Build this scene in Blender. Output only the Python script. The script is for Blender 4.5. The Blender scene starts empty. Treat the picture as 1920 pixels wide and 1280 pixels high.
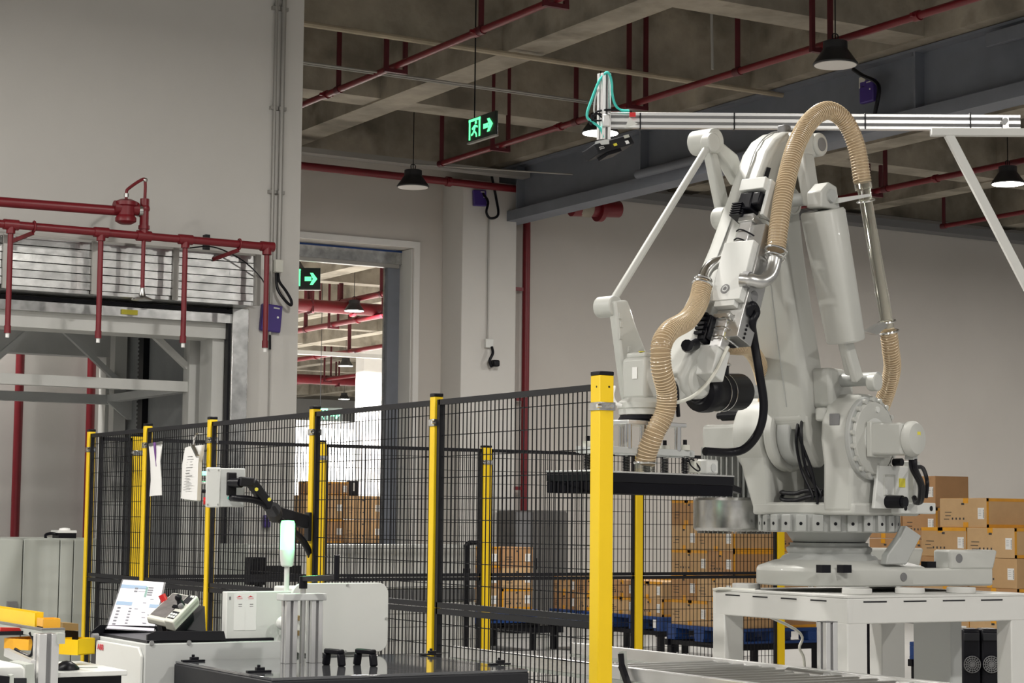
import bpy, bmesh, math, random
from mathutils import Vector, Matrix
random.seed(7)
SC = bpy.context.scene
COL = SC.collection
V = Vector
# ------------------------------------------------------------------ camera
CAM_POS = V((0, 0, 1.5)); FPX = 3721.0
PITCH, ROLL, YAW = math.radians(5.155), math.radians(.573), math.radians(30.667)
FW = V((math.sin(YAW)*math.cos(PITCH), math.cos(YAW)*math.cos(PITCH), math.sin(PITCH)))
_r = V((math.cos(YAW), -math.sin(YAW), 0)); _u = _r.cross(FW)
RT = _r*math.cos(ROLL) + _u*math.sin(ROLL)
UP = -_r*math.sin(ROLL) + _u*math.cos(ROLL)
cd = bpy.data.cameras.new('camera'); cam = bpy.data.objects.new('camera', cd); COL.objects.link(cam)
cd.sensor_width = 36.0; cd.lens = FPX/1920*36; cd.clip_start = .05; cd.clip_end = 300
cam.matrix_world = Matrix(((RT.x, UP.x, -FW.x, 0), (RT.y, UP.y, -FW.y, 0), (RT.z, UP.z, -FW.z, 1.5), (0, 0, 0, 1)))
SC.camera = cam
# ------------------------------------------------------------------ world and exposure
w = bpy.data.worlds.new('world'); SC.world = w; w.use_nodes = True
w.node_tree.nodes['Background'].inputs[0].default_value = (1.0, .98, .95, 1)
w.node_tree.nodes['Background'].inputs[1].default_value = .30
SC.view_settings.view_transform = 'Standard'; SC.view_settings.look = 'None'
SC.view_settings.gamma = 1; SC.view_settings.use_curve_mapping = False
SC.view_settings.exposure = 0.30
LAMP_W = 215.0
# high-bay grid of the hall: every crossing carries a lamp; True = switched on
LAMPS = [(11.75, 22.35, False), (11.80, 18.04, True), (11.83, 14.10, False), (17.83, 17.95, True),
         (5.80, 9.9, True), (5.80, 5.8, False), (5.80, 1.7, True), (-.2, 9.9, True), (-.2, 5.8, True), (-.2, 1.7, True), (11.83, 5.8, False),
         (11.83, 1.7, True), (17.83, 9.9, False), (17.83, 5.8, False), (-.2, 14.1, True), (17.83, 14.1, False), (23.85, 17.95, True), (23.85, 9.9, False)]

# ------------------------------------------------------------------ placing helpers
def ray(x, y): return FW + RT*((x-960)/FPX) - UP*((y-640)/FPX)
def pl(x, y, p, n):
    d = ray(x, y); return CAM_POS + d*((V(p)-CAM_POS).dot(V(n))/d.dot(V(n)))
def onX(x, y, X): return pl(x, y, (X, 0, 0), (1, 0, 0))
def onY(x, y, Y): return pl(x, y, (0, Y, 0), (0, 1, 0))
def onZ(x, y, Z): return pl(x, y, (0, 0, Z), (0, 0, 1))
def atd(x, y, dep): return CAM_POS + ray(x, y)*dep

# ------------------------------------------------------------------ materials
MATS = {}
def mat(name, col, rough=.5, metal=0.0, var=0.0, vscale=4.0, bump=0.0, bscale=60.0, emit=None, estr=0.0, trans=0.0, ior=1.45, alpha=1.0, stain=None, coat=0.0, stretch=None, spec=None):
    m = bpy.data.materials.new(name); m.use_nodes = True
    nt = m.node_tree; b = nt.nodes['Principled BSDF']; L = nt.links
    c = (*col, 1)
    b.inputs['Base Color'].default_value = c
    b.inputs['Roughness'].default_value = rough; b.inputs['Metallic'].default_value = metal
    if spec is not None: b.inputs['Specular IOR Level'].default_value = spec
    if coat: b.inputs['Coat Weight'].default_value = coat
    if trans: b.inputs['Transmission Weight'].default_value = trans; b.inputs['IOR'].default_value = ior
    if alpha < 1: b.inputs['Alpha'].default_value = alpha
    if emit: b.inputs['Emission Color'].default_value = (*emit, 1); b.inputs['Emission Strength'].default_value = estr
    if var or bump or stain:
        tc = nt.nodes.new('ShaderNodeTexCoord'); src = tc.outputs['Object']
        if stretch:
            mp = nt.nodes.new('ShaderNodeMapping'); mp.inputs['Scale'].default_value = stretch
            L.new(src, mp.inputs[0]); src = mp.outputs[0]
    if var:
        n = nt.nodes.new('ShaderNodeTexNoise'); n.inputs['Scale'].default_value = vscale; n.inputs['Detail'].default_value = 6
        n.inputs['Roughness'].default_value = .62
        L.new(src, n.inputs['Vector'])
        r = nt.nodes.new('ShaderNodeValToRGB')
        r.color_ramp.elements[0].position = .28; r.color_ramp.elements[1].position = .74
        r.color_ramp.elements[0].color = (*[x*(1-var) for x in col], 1)
        r.color_ramp.elements[1].color = (*[min(1, x*(1+var*.8)) for x in col], 1)
        L.new(n.outputs['Fac'], r.inputs[0]); out = r.outputs[0]
        if stain:
            n2 = nt.nodes.new('ShaderNodeTexNoise'); n2.inputs['Scale'].default_value = stain[1]; n2.inputs['Detail'].default_value = 8
            L.new(src, n2.inputs['Vector'])
            r2 = nt.nodes.new('ShaderNodeValToRGB'); r2.color_ramp.elements[0].position = .52; r2.color_ramp.elements[1].position = .68
            mx = nt.nodes.new('ShaderNodeMix'); mx.data_type = 'RGBA'
            L.new(n2.outputs['Fac'], r2.inputs[0]); L.new(r2.outputs[0], mx.inputs['Factor'])
            L.new(out, mx.inputs['A']); mx.inputs['B'].default_value = (*stain[0], 1); out = mx.outputs['Result']
        L.new(out, b.inputs['Base Color'])
    if bump:
        n = nt.nodes.new('ShaderNodeTexNoise'); n.inputs['Scale'].default_value = bscale; n.inputs['Detail'].default_value = 4
        L.new(src, n.inputs['Vector'])
        bp = nt.nodes.new('ShaderNodeBump'); bp.inputs['Strength'].default_value = bump; bp.inputs['Distance'].default_value = .01
        L.new(n.outputs['Fac'], bp.inputs['Height']); L.new(bp.outputs[0], b.inputs['Normal'])
    MATS[name] = m; return m
M = MATS
mat('wall', (.60, .585, .56), .85, var=.03, vscale=1.3, bump=.06, bscale=40)
mat('wall_back', (.55, .52, .485), .85, var=.035, vscale=1.0, bump=.06, bscale=40)
mat('wall_white', (.74, .73, .71), .7, var=.03, vscale=2)
mat('concrete', (.33, .295, .24), .9, var=.38, vscale=1.6, bump=.35, bscale=14, stain=((.165, .145, .115), 1.5))
mat('concrete_edge', (.42, .36, .27), .9, var=.18, vscale=2.0, bump=.2, bscale=20)
mat('floor', (.50, .495, .48), .35, var=.10, vscale=.7, bump=.03)
mat('robot', (.49, .495, .468), .42, var=.035, vscale=3, coat=.15)
mat('robot_grey', (.40, .41, .40), .45, var=.06, vscale=5)
mat('yellow', (.84, .56, .004), .42, var=.03, vscale=3)
mat('black', (.005, .005, .008), .38, spec=.22)
mat('black_soft', (.008, .008, .011), .9, spec=.1)
mat('dark_mesh', (.008, .008, .010), .55, spec=.2)
mat('frame_grey', (.012, .012, .015), .5, spec=.25)
mat('char', (.013, .0135, .017), .5, spec=.3, var=.1, vscale=60)
mat('galv', (.50, .50, .49), .27, metal=1.0, var=.35, vscale=9, bump=.12, bscale=9)  # tone noise stands in for patchy bright and dark reflections
mat('alu', (.72, .72, .72), .34, metal=.75)
mat('steel', (.55, .55, .54), .3, metal=.9)
mat('chrome', (.75, .75, .74), .16, metal=1)
mat('red', (.155, .006, .012), .42, var=.12, vscale=6)
mat('red_shaded', (.085, .006, .012), .5)  # shade on risers and hangers put into a darker red
mat('red_bright', (.50, .02, .015), .45)
mat('red_knob', (.62, .015, .02), .35)
mat('beam_grey', (.17, .185, .22), .6, var=.12, vscale=2.5)
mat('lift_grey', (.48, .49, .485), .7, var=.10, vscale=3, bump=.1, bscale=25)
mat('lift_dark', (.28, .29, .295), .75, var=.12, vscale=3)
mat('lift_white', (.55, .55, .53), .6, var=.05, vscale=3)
mat('purple', (.055, .03, .20), .4)
mat('card_a', (.50, .315, .155), .75, var=.07, vscale=7, bump=.05)
mat('card_b', (.55, .36, .185), .75, var=.07, vscale=7, bump=.05)
mat('card_c', (.43, .24, .11), .75, var=.07, vscale=7, bump=.05)
mat('tape', (.72, .33, .02), .28, var=.10, vscale=9)
mat('paper', (.80, .80, .79), .7)
mat('ink', (.05, .045, .045), .7)
mat('blue', (.006, .045, .20), .45, var=.08)
mat('hose', (.50, .365, .22), .28, var=.10, vscale=10, trans=.3, alpha=.85)
mat('hose_rib', (.62, .50, .34), .22)
mat('clear', (.80, .80, .70), .08, trans=.92, ior=1.25, alpha=.75)
mat('green_on', (.2, .9, .5), .4, emit=(.18, 1.0, .25), estr=2.8)
mat('sign_green', (.1, .8, .4), .5, emit=(.11, 1.0, .30), estr=1.5)
mat('sign_back', (.012, .02, .016), .4)
mat('lens_on', (1, 1, .95), .5, emit=(1, .97, .90), estr=14)
mat('lens_off', (.75, .73, .70), .5)
mat('lamp_black', (.02, .02, .023), .45)
mat('cab_grey', (.40, .42, .39), .55, var=.03, vscale=3)
mat('ctrl_grey', (.52, .535, .53), .5, var=.03, vscale=3)
mat('white_box', (.66, .67, .65), .45, var=.02)
mat('glass_top', (.085, .087, .094), .08, coat=.6, var=.1, vscale=80)
mat('teal', (.05, .55, .48), .4)
mat('screen', (.06, .06, .06), .35, emit=(.80, .72, .80), estr=.62)
mat('screen_blue', (.03, .05, .07), .5, emit=(.36, .55, .78), estr=.6)
mat('screen_dark', (.05, .05, .06), .5, emit=(.10, .11, .14), estr=.3)
mat('screen_green', (.02, .05, .04), .5, emit=(.24, .50, .42), estr=.5)
mat('pend_scr', (.16, .15, .15), .25, var=.2, vscale=30)
mat('cream', (.62, .62, .56), .45)
mat('grey_mid', (.17, .17, .175), .5)
mat('orange', (.75, .22, .02), .4)
mat('amber', (.85, .42, .03), .35, var=.15, vscale=6)
mat('label_yellow', (.70, .62, .06), .5)
mat('daylight', (1, 1, 1), .5, emit=(1, .97, .92), estr=5.0)
mat('conduit', (.34, .33, .31), .45, metal=.3)
mat('white_paint', (.62, .62, .60), .5, var=.02)
mat('brown', (.22, .15, .06), .6)
mat('led_green', (.2, .9, .5), .4, emit=(.2, 1, .5), estr=2)
mat('logo_red', (.62, .03, .05), .5)
mat('violet', (.13, .03, .22), .5)
mat('cabinet_dark', (.11, .105, .10), .6, var=.12, vscale=3)
mat('wood_pad', (.5, .48, .44), .6)

# ------------------------------------------------------------------ mesh builder
def basis(d):
    d = d.normalized(); t = V((0, 0, 1)) if abs(d.z) < .95 else V((1, 0, 0))
    a = d.cross(t).normalized(); return d, a, a.cross(d).normalized()
class MB:
    def __init__(s): s.v = []; s.f = []; s.sm = []
    def add(s, vs, fs, smooth=False):
        o = len(s.v); s.v += [V(p) for p in vs]; s.f += [[i+o for i in f] for f in fs]; s.sm += [smooth]*len(fs); return s
    def box(s, c, size, ax=None):
        X, Y, Z = ax or (V((1, 0, 0)), V((0, 1, 0)), V((0, 0, 1)))
        c = V(c); h = [q/2 for q in size]
        vs = [c + X*(h[0]*i) + Y*(h[1]*j) + Z*(h[2]*k) for k in (-1, 1) for j in (-1, 1) for i in (-1, 1)]
        return s.add(vs, [[0, 2, 3, 1], [4, 5, 7, 6], [0, 1, 5, 4], [2, 6, 7, 3], [0, 4, 6, 2], [1, 3, 7, 5]])
    def bb(s, lo, hi):
        lo, hi = V(lo), V(hi); return s.box((lo+hi)/2, (hi-lo))
    def bar(s, p, q, w, h=None, up=None):
        p, q = V(p), V(q); d = (q-p).normalized(); u = V(up) if up else (V((0, 0, 1)) if abs(d.z) < .95 else V((1, 0, 0)))
        a = d.cross(u).normalized(); u = a.cross(d).normalized()
        return s.box((p+q)/2, ((q-p).length, w, h or w), (d, a, u))
    def cyl(s, p, q, r, r2=None, n=16, caps=True):
        p, q = V(p), V(q); r2 = r if r2 is None else r2; d, a, b = basis(q-p)
        cs = [(math.cos(2*math.pi*i/n), math.sin(2*math.pi*i/n)) for i in range(n)]
        vs = [p + a*(r*c) + b*(r*e) for c, e in cs] + [q + a*(r2*c) + b*(r2*e) for c, e in cs]
        s.add(vs, [[i, i+n, (i+1) % n+n, (i+1) % n] for i in range(n)], True)
        if caps: s.add(vs, [list(range(n)), list(range(2*n-1, n-1, -1))])
        return s
    def tube(s, pts, r, n=10, sub=6, caps=True, rf=None):
        pts = smooth_path(pts, sub) if sub > 1 else [V(p) for p in pts]
        k = len(pts); d0 = (pts[1]-pts[0]).normalized(); _, a, b = basis(d0); rings = []
        for i, p in enumerate(pts):
            t = ((pts[min(i+1, k-1)]) - pts[max(i-1, 0)]).normalized()
            a = (a - t*a.dot(t)).normalized(); b = t.cross(a)
            rr = rf(i/(k-1), i) if rf else r
            rings.append([p + a*(rr*math.cos(2*math.pi*j/n)) + b*(rr*math.sin(2*math.pi*j/n)) for j in range(n)])
        vs = [p for g in rings for p in g]
        s.add(vs, [[i*n+j, i*n+(j+1) % n, (i+1)*n+(j+1) % n, (i+1)*n+j] for i in range(k-1) for j in range(n)], True)
        if caps: s.add(vs, [list(range(n-1, -1, -1)), [(k-1)*n+j for j in range(n)]])
        return s
    def prism(s, pts, vec, smooth=False):
        pts = [V(p) for p in pts]; n = len(pts); vec = V(vec)
        vs = pts + [p+vec for p in pts]
        s.add(vs, [[i, (i+1) % n, (i+1) % n+n, i+n] for i in range(n)], smooth)
        return s.add(vs, [list(range(n-1, -1, -1)), list(range(n, 2*n))])
    def loft(s, rings, smooth=True, caps=True):
        n = len(rings[0]); k = len(rings); vs = [V(p) for g in rings for p in g]
        s.add(vs, [[i*n+j, i*n+(j+1) % n, (i+1)*n+(j+1) % n, (i+1)*n+j] for i in range(k-1) for j in range(n)], smooth)
        if caps: s.add(vs, [list(range(n-1, -1, -1)), [(k-1)*n+j for j in range(n)]])
        return s
    def lathe(s, p, axis, prof, n=24):
        p = V(p); d, a, b = basis(V(axis))
        rings = [[p + d*h + a*(r*math.cos(2*math.pi*j/n)) + b*(r*math.sin(2*math.pi*j/n)) for j in range(n)] for r, h in prof]
        return s.loft(rings)
    def ball(s, c, r, n=14):
        return s.lathe(c, (0, 0, 1), [(max(.001, r*math.sin(math.pi*i/8)), -r*math.cos(math.pi*i/8)) for i in range(9)], n)
    def ring(s, c, axis, R, r, n=24, m=8):
        c = V(c); d, a, b = basis(V(axis)); vs = []
        for i in range(n):
            t = 2*math.pi*i/n; e = a*math.cos(t)+b*math.sin(t)
            for j in range(m):
                q = 2*math.pi*j/m; vs.append(c + e*(R+r*math.cos(q)) + d*(r*math.sin(q)))
        return s.add(vs, [[i*m+j, ((i+1) % n)*m+j, ((i+1) % n)*m+(j+1) % m, i*m+(j+1) % m] for i in range(n) for j in range(m)], True)
    def build(s, name, m, parent=None, bevel=0.0, seg=2, angle=38, kind=None, label=None):
        me = bpy.data.meshes.new(name); org = V((0, 0, 0))
        if parent is not None:
            org = V(parent['_o'])
        else:
            lo = V([min(p[i] for p in s.v) for i in range(3)]); hi = V([max(p[i] for p in s.v) for i in range(3)])
            org = V(((lo.x+hi.x)/2, (lo.y+hi.y)/2, lo.z))
        me.from_pydata([tuple(p-org) for p in s.v], [], s.f)
        bm = bmesh.new(); bm.from_mesh(me); bmesh.ops.remove_doubles(bm, verts=bm.verts, dist=1e-5)
        bmesh.ops.recalc_face_normals(bm, faces=bm.faces); bm.to_mesh(me); bm.free()
        me.polygons.foreach_set('use_smooth', [True]*len(me.polygons))
        me.set_sharp_from_angle(angle=math.radians(angle))
        mm = MATS[m] if isinstance(m, str) else m
        me.materials.append(mm)
        o = bpy.data.objects.new(name, me); COL.objects.link(o)
        if parent is not None: o.parent = parent
        else: o.location = org
        o['_o'] = tuple(org)
        if bevel:
            bv = o.modifiers.new('bevel', 'BEVEL'); bv.width = bevel; bv.segments = seg; bv.limit_method = 'ANGLE'; bv.angle_limit = math.radians(40)
        if kind: o['kind'] = kind
        if label: o['label'] = label
        return o
def smooth_path(pts, sub):
    P = [V(p) for p in pts]; P = [P[0]*2-P[1]] + P + [P[-1]*2-P[-2]]; out = []
    for i in range(1, len(P)-2):
        p0, p1, p2, p3 = P[i-1:i+3]
        for k in range(sub):
            t = k/sub
            out.append(.5*((2*p1)+(p2-p0)*t+(2*p0-5*p1+4*p2-p3)*t*t+(-p0+3*p1-3*p2+p3)*t**3))
    out.append(P[-2]); return out
def thing(name, loc, label, cat, group=None):
    o = bpy.data.objects.new(name, None); COL.objects.link(o); o.location = V(loc); o['_o'] = tuple(V(loc))
    o.empty_display_size = .1; tag(o, label, cat, group); return o
def tag(o, label, cat, group=None, kind=None):
    o['label'] = label; o['category'] = cat
    if group: o['group'] = group
    if kind: o['kind'] = kind
    return o
def struct(mb, name, m, label=None, cat=None, **k):
    o = mb.build(name, m, **k); o['kind'] = 'structure'
    if label: o['label'] = label; o['category'] = cat
    return o
def copy_tree(o, delta, parent=None):
    c = o.copy(); COL.objects.link(c)
    if parent is None: c.location = o.location + V(delta)
    else: c.parent = parent
    for ch in o.children: copy_tree(ch, delta, c)
    return c
X1, Y1, Z1 = V((1, 0, 0)), V((0, 1, 0)), V((0, 0, 1))
def text_strokes(mb, p, ux, uy, n, lw, lh, gap, rnd):
    # rows of small print as thin raised bars
    for i in range(n):
        mb.box(p + ux*(lw*rnd.uniform(.35, .5)) - uy*(i*gap), (lw*rnd.uniform(.7, 1), lh, .0006), (ux, uy, ux.cross(uy)))
# ================================================================== the setting
ZB, ZS = 6.4, 7.3            # underside of beams, underside of slab
struct(MB().bb((-8, -4, -.2), (62, 100, 0)), 'floor', 'floor')
wl = MB().bb((-8, 16, 0), (2.4, 16.3, ZS)).bb((6.62, 16, 0), (7.285, 16.3, ZS)).bb((2.4, 16, 3.10), (6.62, 16.3, ZS))
struct(wl, 'wall_left', 'wall')
# return wall of the lift shaft, towards the back wall
struct(MB().bb((7.085, 16.3, 0), (7.285, 24, ZS)), 'wall_shaft', 'wall')
DX0, DX1, DZ = 8.9, 12.64, 5.22
wb = MB().bb((7.085, 24, 0), (DX0, 24.5, ZS)).bb((DX1, 24, 0), (48, 24.5, ZS)).bb((DX0, 24, DZ), (DX1, 24.5, ZS))
struct(wb, 'wall_back', 'wall_back')
struct(MB().bb((13.09, 23.43, 0), (13.95, 24, 6.15)), 'trim_1', 'wall', 'white plastered pier on the back wall under the steel beam', 'pier', bevel=.01)
# door casing of the tall opening
trim = MB().bb((DX1, 23.965, 0), (DX1+.085, 24, DZ+.085)).bb((DX0, 23.965, DZ), (DX1, 24, DZ+.085))
struct(trim, 'trim_2', 'wall_white')
dr = thing('door_1', ((DX0+DX1)/2, 24.4, 0), 'rolled-up galvanised shutter door in the tall opening of the back wall', 'door'); dr['kind'] = 'structure'
MB().bb((DX0, 24.30, DZ-.20), (DX1-.02, 24.44, DZ-.035)).build('shutter_curtain', 'galv', dr)
MB().bb((DX0, 24.30, DZ-.035), (DX1-.02, 24.34, DZ-.01)).build('seal', 'blue', dr)
MB().bb((DX0, 24.32, DZ-.25), (DX1-.05, 24.42, DZ-.20)).build('bottom_bar', 'conduit', dr)
g = MB().bb((DX1-.20, 24.36, 0), (DX1-.02, 24.50, DZ-.20)).build('guide_rail', 'beam_grey', dr)
MB().bb((DX1-.225, 24.42, 0), (DX1-.20, 24.46, DZ-.25)).build('guide_lip', 'galv', g)
MB().bb((DX1-.02, 24.02, 0), (DX1, 24.48, DZ-.01)).build('jamb_lining', 'white_paint', dr)

# ceiling with its cast beams
ce = MB().bb((-8, -4, ZS), (62, 100, ZS+.2)).build('ceiling', 'concrete'); ce['kind'] = 'structure'
BX = [(0.6, 1.0), (3.85, 4.25), (7.1, 7.5), (10.36, 10.78), (13.62, 14.06), (16.9, 17.34), (20.2, 20.6), (23.4, 23.8), (26.7, 27.1), (30, 30.4), (33.3, 33.7)]
for i, (x0, x1) in enumerate(BX):
    MB().bb((x0, -4, ZB), (x1, 90, ZS)).build('beam', 'concrete', ce)
BY = [(3.2, 3.6), (9.1, 9.5), (14.85, 15.3), (17.72, 17.86), (20.55, 21.02), (23.95, 24.35), (28.3, 28.7), (32.6, 33.0), (37.2, 37.6), (41.8, 42.2), (46.4, 46.8), (51, 51.4), (55.6, 56), (60.2, 60.6), (66, 66.4), (72, 72.4)]
for y0, y1 in BY:
    MB().bb((-8, y0, ZB+.02), (60, y1, ZS)).build('beam', 'concrete', ce)
struct(MB().bb((-8, 88, 0), (62, 88.4, ZS)), 'wall_far', 'wall_white')
struct(MB().bb((25.3, 51, 0), (40, 51.5, ZB)), 'wall_next', 'wall_white')
# daylight loading bay far inside the next room
p0, p1 = onY(540, 800, 50.0), onY(662, 905, 50.0)
ld = thing('window_1', ((p0.x+p1.x)/2, 50.0, 0), 'glaring bright loading bay opening seen through the tall doorway', 'opening'); ld['kind'] = 'structure'
MB().bb((p0.x, 50.05, 0), (p1.x, 50.1, p0.z)).build('bright_panel', 'daylight', ld)
fm = MB().bb((p0.x-.2, 49.9, 0), (p0.x, 50.2, p0.z+.2)).bb((p1.x, 49.9, 0), (p1.x+.2, 50.2, p0.z+.2)).bb((p0.x, 49.9, p0.z), (p1.x, 50.2, p0.z+.2))
fm.build('frame', 'wall_white', ld)

# ------------------------------------------------------------------ high-bay lamps
LAMP_LABELS = ['unlit black high-bay lamp hanging before the white wall above the tall doorway', 'lit high-bay lamp glowing behind the aluminium camera post', 'unlit black high-bay lamp hanging above the robot near the top edge', 'lit black high-bay lamp at the right edge, under the diagonal white brace']
def lamp(x, y, z, on, label, power, cable=1.0):
    t = thing('high_bay_lamp', (x, y, z), label, 'lamp', 'high-bay lamps')
    c = V((x, y, z))
    MB().lathe(c, (0, 0, 1), [(.205, 0), (.21, .012), (.17, .07), (.115, .15), (.115, .155), (.113, .22), (.10, .225), (.02, .23)], 28).build('shade', 'lamp_black', t)
    MB().cyl(c+V((0, 0, -.004)), c+V((0, 0, .004)), .195, n=28).build('lens', 'lens_on' if on else 'lens_off', t)
    MB().cyl(c+V((0, 0, .228)), c+V((0, 0, cable)), .006, n=6).build('cable', 'black', t)
    MB().tube([c+V((.03, 0, .23)), c+V((.03, 0, .29)), c+V((-.03, 0, .29)), c+V((-.03, 0, .23))], .006, 6, 3).build('hook', 'black', t)
    if on:
        ld = bpy.data.lights.new('lamp_light', 'AREA'); ld.shape = 'DISK'; ld.size = .40; ld.energy = power; ld.color = (1, .965, .905)
        lo = bpy.data.objects.new('lamp_light', ld); COL.objects.link(lo); lo.parent = t; lo.location = (0, 0, -.012)
    return t
for i, (x, y, on) in enumerate(LAMPS):
    lamp(x, y, 5.75, on, LAMP_LABELS[i] if i < 4 else '%s high-bay lamp of the hall grid outside the picture' % ('lit' if on else 'unlit'), LAMP_W, ZS-5.75)
for j, (x, y, l) in enumerate([(17.87, 36.5, 'lit high-bay lamp highest in the tall doorway, before the thick red main'), (24.2, 49.9, 'lit high-bay lamp midway up the tall doorway view'), (30.9, 63.8, 'lit high-bay lamp lowest in the tall doorway, farthest away')]):
    lamp(x, y, 5.75, True, l, 1700, ZS-5.75)
lamp(4.2, 19.7, 5.75, True, 'added unseen high-bay lamp brightening the landing behind the lift', 170, ZS-5.75)  # added lamp, unseen, to brighten the landing wall
for j, (x, y) in enumerate([(14, 31), (14, 43), (21, 31), (29, 43), (14, 55)]):  # unseen extra lamps added to brighten the next hall
    lamp(x, y, 5.75, True, 'added unseen fill lamp of the next hall behind the wall', 700 if y < 40 else 1700, ZS-5.75)

# ------------------------------------------------------------------ steel beam on the right
sb = thing('steel_beam', (13.95, 16, 5.62), 'dark grey painted steel beam running from the white pier over the robot', 'beam')
MB().bb((13.935, 6, 5.65), (13.965, 23.9, 6.36)).build('web', 'beam_grey', sb)
MB().bb((13.80, 6, 5.62), (14.10, 23.9, 5.65)).build('flange', 'beam_grey', sb)
MB().bb((13.80, 6, 6.36), (14.10, 23.9, 6.39)).build('flange', 'beam_grey', sb)
MB().bb((13.79, 6, 5.62), (13.80, 23.9, 5.76)).build('bottom_lip', 'beam_grey', sb)
for y in (20.2, 15.2, 10.2, 23.2):
    MB().bb((13.81, y, 5.65), (13.935, y+.02, 6.36)).build('stiffener', 'beam_grey', sb)
MB().cyl((13.77, 20.2, 5.80), (13.77, 18.6, 5.80), .055, n=14).build('sleeve', 'beam_grey', sb)
b_ = onX(1895, 66, 13.8)
MB().bb((13.74, b_.y-.5, b_.z-.07), (13.80, b_.y+.28, b_.z+.07)).build('cover_box', 'beam_grey', sb, bevel=.006)

# ------------------------------------------------------------------ red sprinkler pipes on the ceiling
def ceiling_pipe(name, p, q, r, label, risers=(), hangers=(), couplings=()):
    p, q = V(p), V(q); d = (q-p).normalized(); side = d.cross(Z1).normalized()
    t = thing(name, (p+q)/2, label, 'pipe')
    MB().cyl(p, q, r, n=14).build('pipe', 'red', t)
    at = lambda f: p.lerp(q, f)
    for f in risers:
        c = at(f); MB().cyl(c, V((c.x, c.y, ZS)), r*.8, n=10).cyl(c-d*.05, c+d*.05, r*1.25, n=12).build('riser', 'red_shaded', t)
    for f in hangers:
        c = at(f); h = .11
        m = MB().bb(c+V((-.0, -.0, 0))-V((.02, .02, .02)), c+V((.02, .02, .02)))
        m = MB()
        for s in (-1, 1): m.bar(c+side*(h*s)-Z1*(r+.03), V(((c+side*(h*s)).x, (c+side*(h*s)).y, ZS)), .035, .045)
        m.bar(c-side*(h+.02)-Z1*(r+.02), c+side*(h+.02)-Z1*(r+.02), .05, .04)
        m.build('hanger', 'red_shaded', t)
    for f in couplings:
        c = at(f); m = MB().cyl(c-d*.035, c+d*.035, r*1.35, n=14)
        for s in (-1, 1): m.box(c+side*(r*1.5*s), (.05, .03, .03))
        m.build('coupling', 'red', t)
    return t
def fr_at(axis, p, q, val): return (val-p[axis])/(q[axis]-p[axis])
pA = ((9.3, 13.0, 6.2), (9.3, 23.9, 6.2))
fA = lambda px, py: fr_at(1, *pA, onX(px, py, 9.3).y)
ceiling_pipe('sprinkler_pipe', *pA, .036, 'upper red sprinkler pipe rising past the white corner at the top left of the ceiling',
    risers=(fA(635, 160), fA(902, 57)), hangers=(fA(742, 122), fA(1042, 8)), couplings=(fA(612, 172), fA(895, 60)))
pB = ((12, 10, 6.04), (12, 22.05, 6.04))
fB = lambda px, py: fr_at(1, *pB, onX(px, py, 12).y)
pb = ceiling_pipe('sprinkler_pipe', *pB, .036, 'long red sprinkler pipe passing under the exit sign and over the robot',
    risers=(1.0, fB(1080, 215), fB(1383, 132)), hangers=(fB(938, 270), fB(1195, 190), fB(1540, 85)), couplings=(fB(1050, 232), fB(1720, 30)))
pC = (tuple(onY(540, 306, 23.85)), tuple(onY(972, 356, 23.4)))
ceiling_pipe('sprinkler_main', (9.5, 23.3, 6.06), (14.2, 23.3, 6.06), .05, 'red pipe running along the top of the white wall above the tall doorway', couplings=(.7,))
pD = ((18, 12, 6.05), (18, 23.3, 6.05))
fD = lambda px, py: fr_at(1, *pD, onX(px, py, 18).y)
ceiling_pipe('sprinkler_pipe', *pD, .04, 'red sprinkler pipe at the right edge behind the diagonal white brace', risers=(fD(1660, 345),), hangers=(fD(1640, 350),), couplings=(fD(1755, 325),))
ceiling_pipe('sprinkler_pipe', (21, 14, 6.05), (21, 22.5, 6.05), .035, 'lowest red sprinkler pipe at the right edge below the lit lamp', risers=(1.0,))
v = onY(985, 410, 23.9)
t = thing('standpipe', (v.x, 23.88, 0), 'vertical dark red standpipe on the back wall beside the white pier', 'pipe')
MB().cyl((v.x, 23.86, 0), (v.x, 23.86, 6.0), .055, n=14).build('pipe', 'red', t)
for z in (4.75, 1.95, 3.2): MB().bar((v.x-.18, 23.86, z), (v.x, 23.86, z), .03, .05).build('bracket', 'red', t)
fl = onX(1120, 392, 14.6)
t = thing('flanged_pipe', fl, 'thick red flanged pipe end peeking out beneath the steel beam', 'pipe')
MB().cyl(fl+V((-.42, .0, -.02)), fl+V((.35, 0, .03)), .115, n=20).build('pipe', 'red', t)
MB().cyl(fl+V((.0, 0, 0)), fl+V((.07, 0, 0)), .17, n=20).build('flange', 'red', t)
MB().cyl(fl+V((-.30, 0, 0)), fl+V((-.12, 0, 0)), .125, n=20).build('band', 'concrete', t)
MB().cyl(fl+V((0, 0, .1)), V((fl.x, fl.y, ZS)), .02, n=8).build('hanger_rod', 'red', t)
# next hall: thick main and branch pipes
ceiling_pipe('fire_main', (8, 37.0, 5.86), (24, 37.0, 5.86), .13, 'thick bright red main crossing the next hall inside the tall doorway', couplings=(.63,), hangers=(.70, .57))
for x, z, y0, y1, l in [(18.0, 6.02, 29, 39.5, 'red branch pipe above the thick main in the doorway view'), (18.6, 5.72, 33, 45, 'second red branch pipe down in the doorway view'), (22.4, 5.8, 40, 60, 'third red branch pipe down in the doorway view'), (26.3, 5.8, 45, 66, 'fourth red branch pipe down in the doorway view')]:
    ceiling_pipe('sprinkler_pipe', (x, y0, z), (x, y1, z), .06, l, risers=(.3, .62, .8), hangers=(.5, .92), couplings=(.4,))
ceiling_pipe('fire_main', (12, 56, 5.8), (36, 56, 5.8), .15, 'distant red main low in the doorway view', hangers=(.5, .62))
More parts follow.
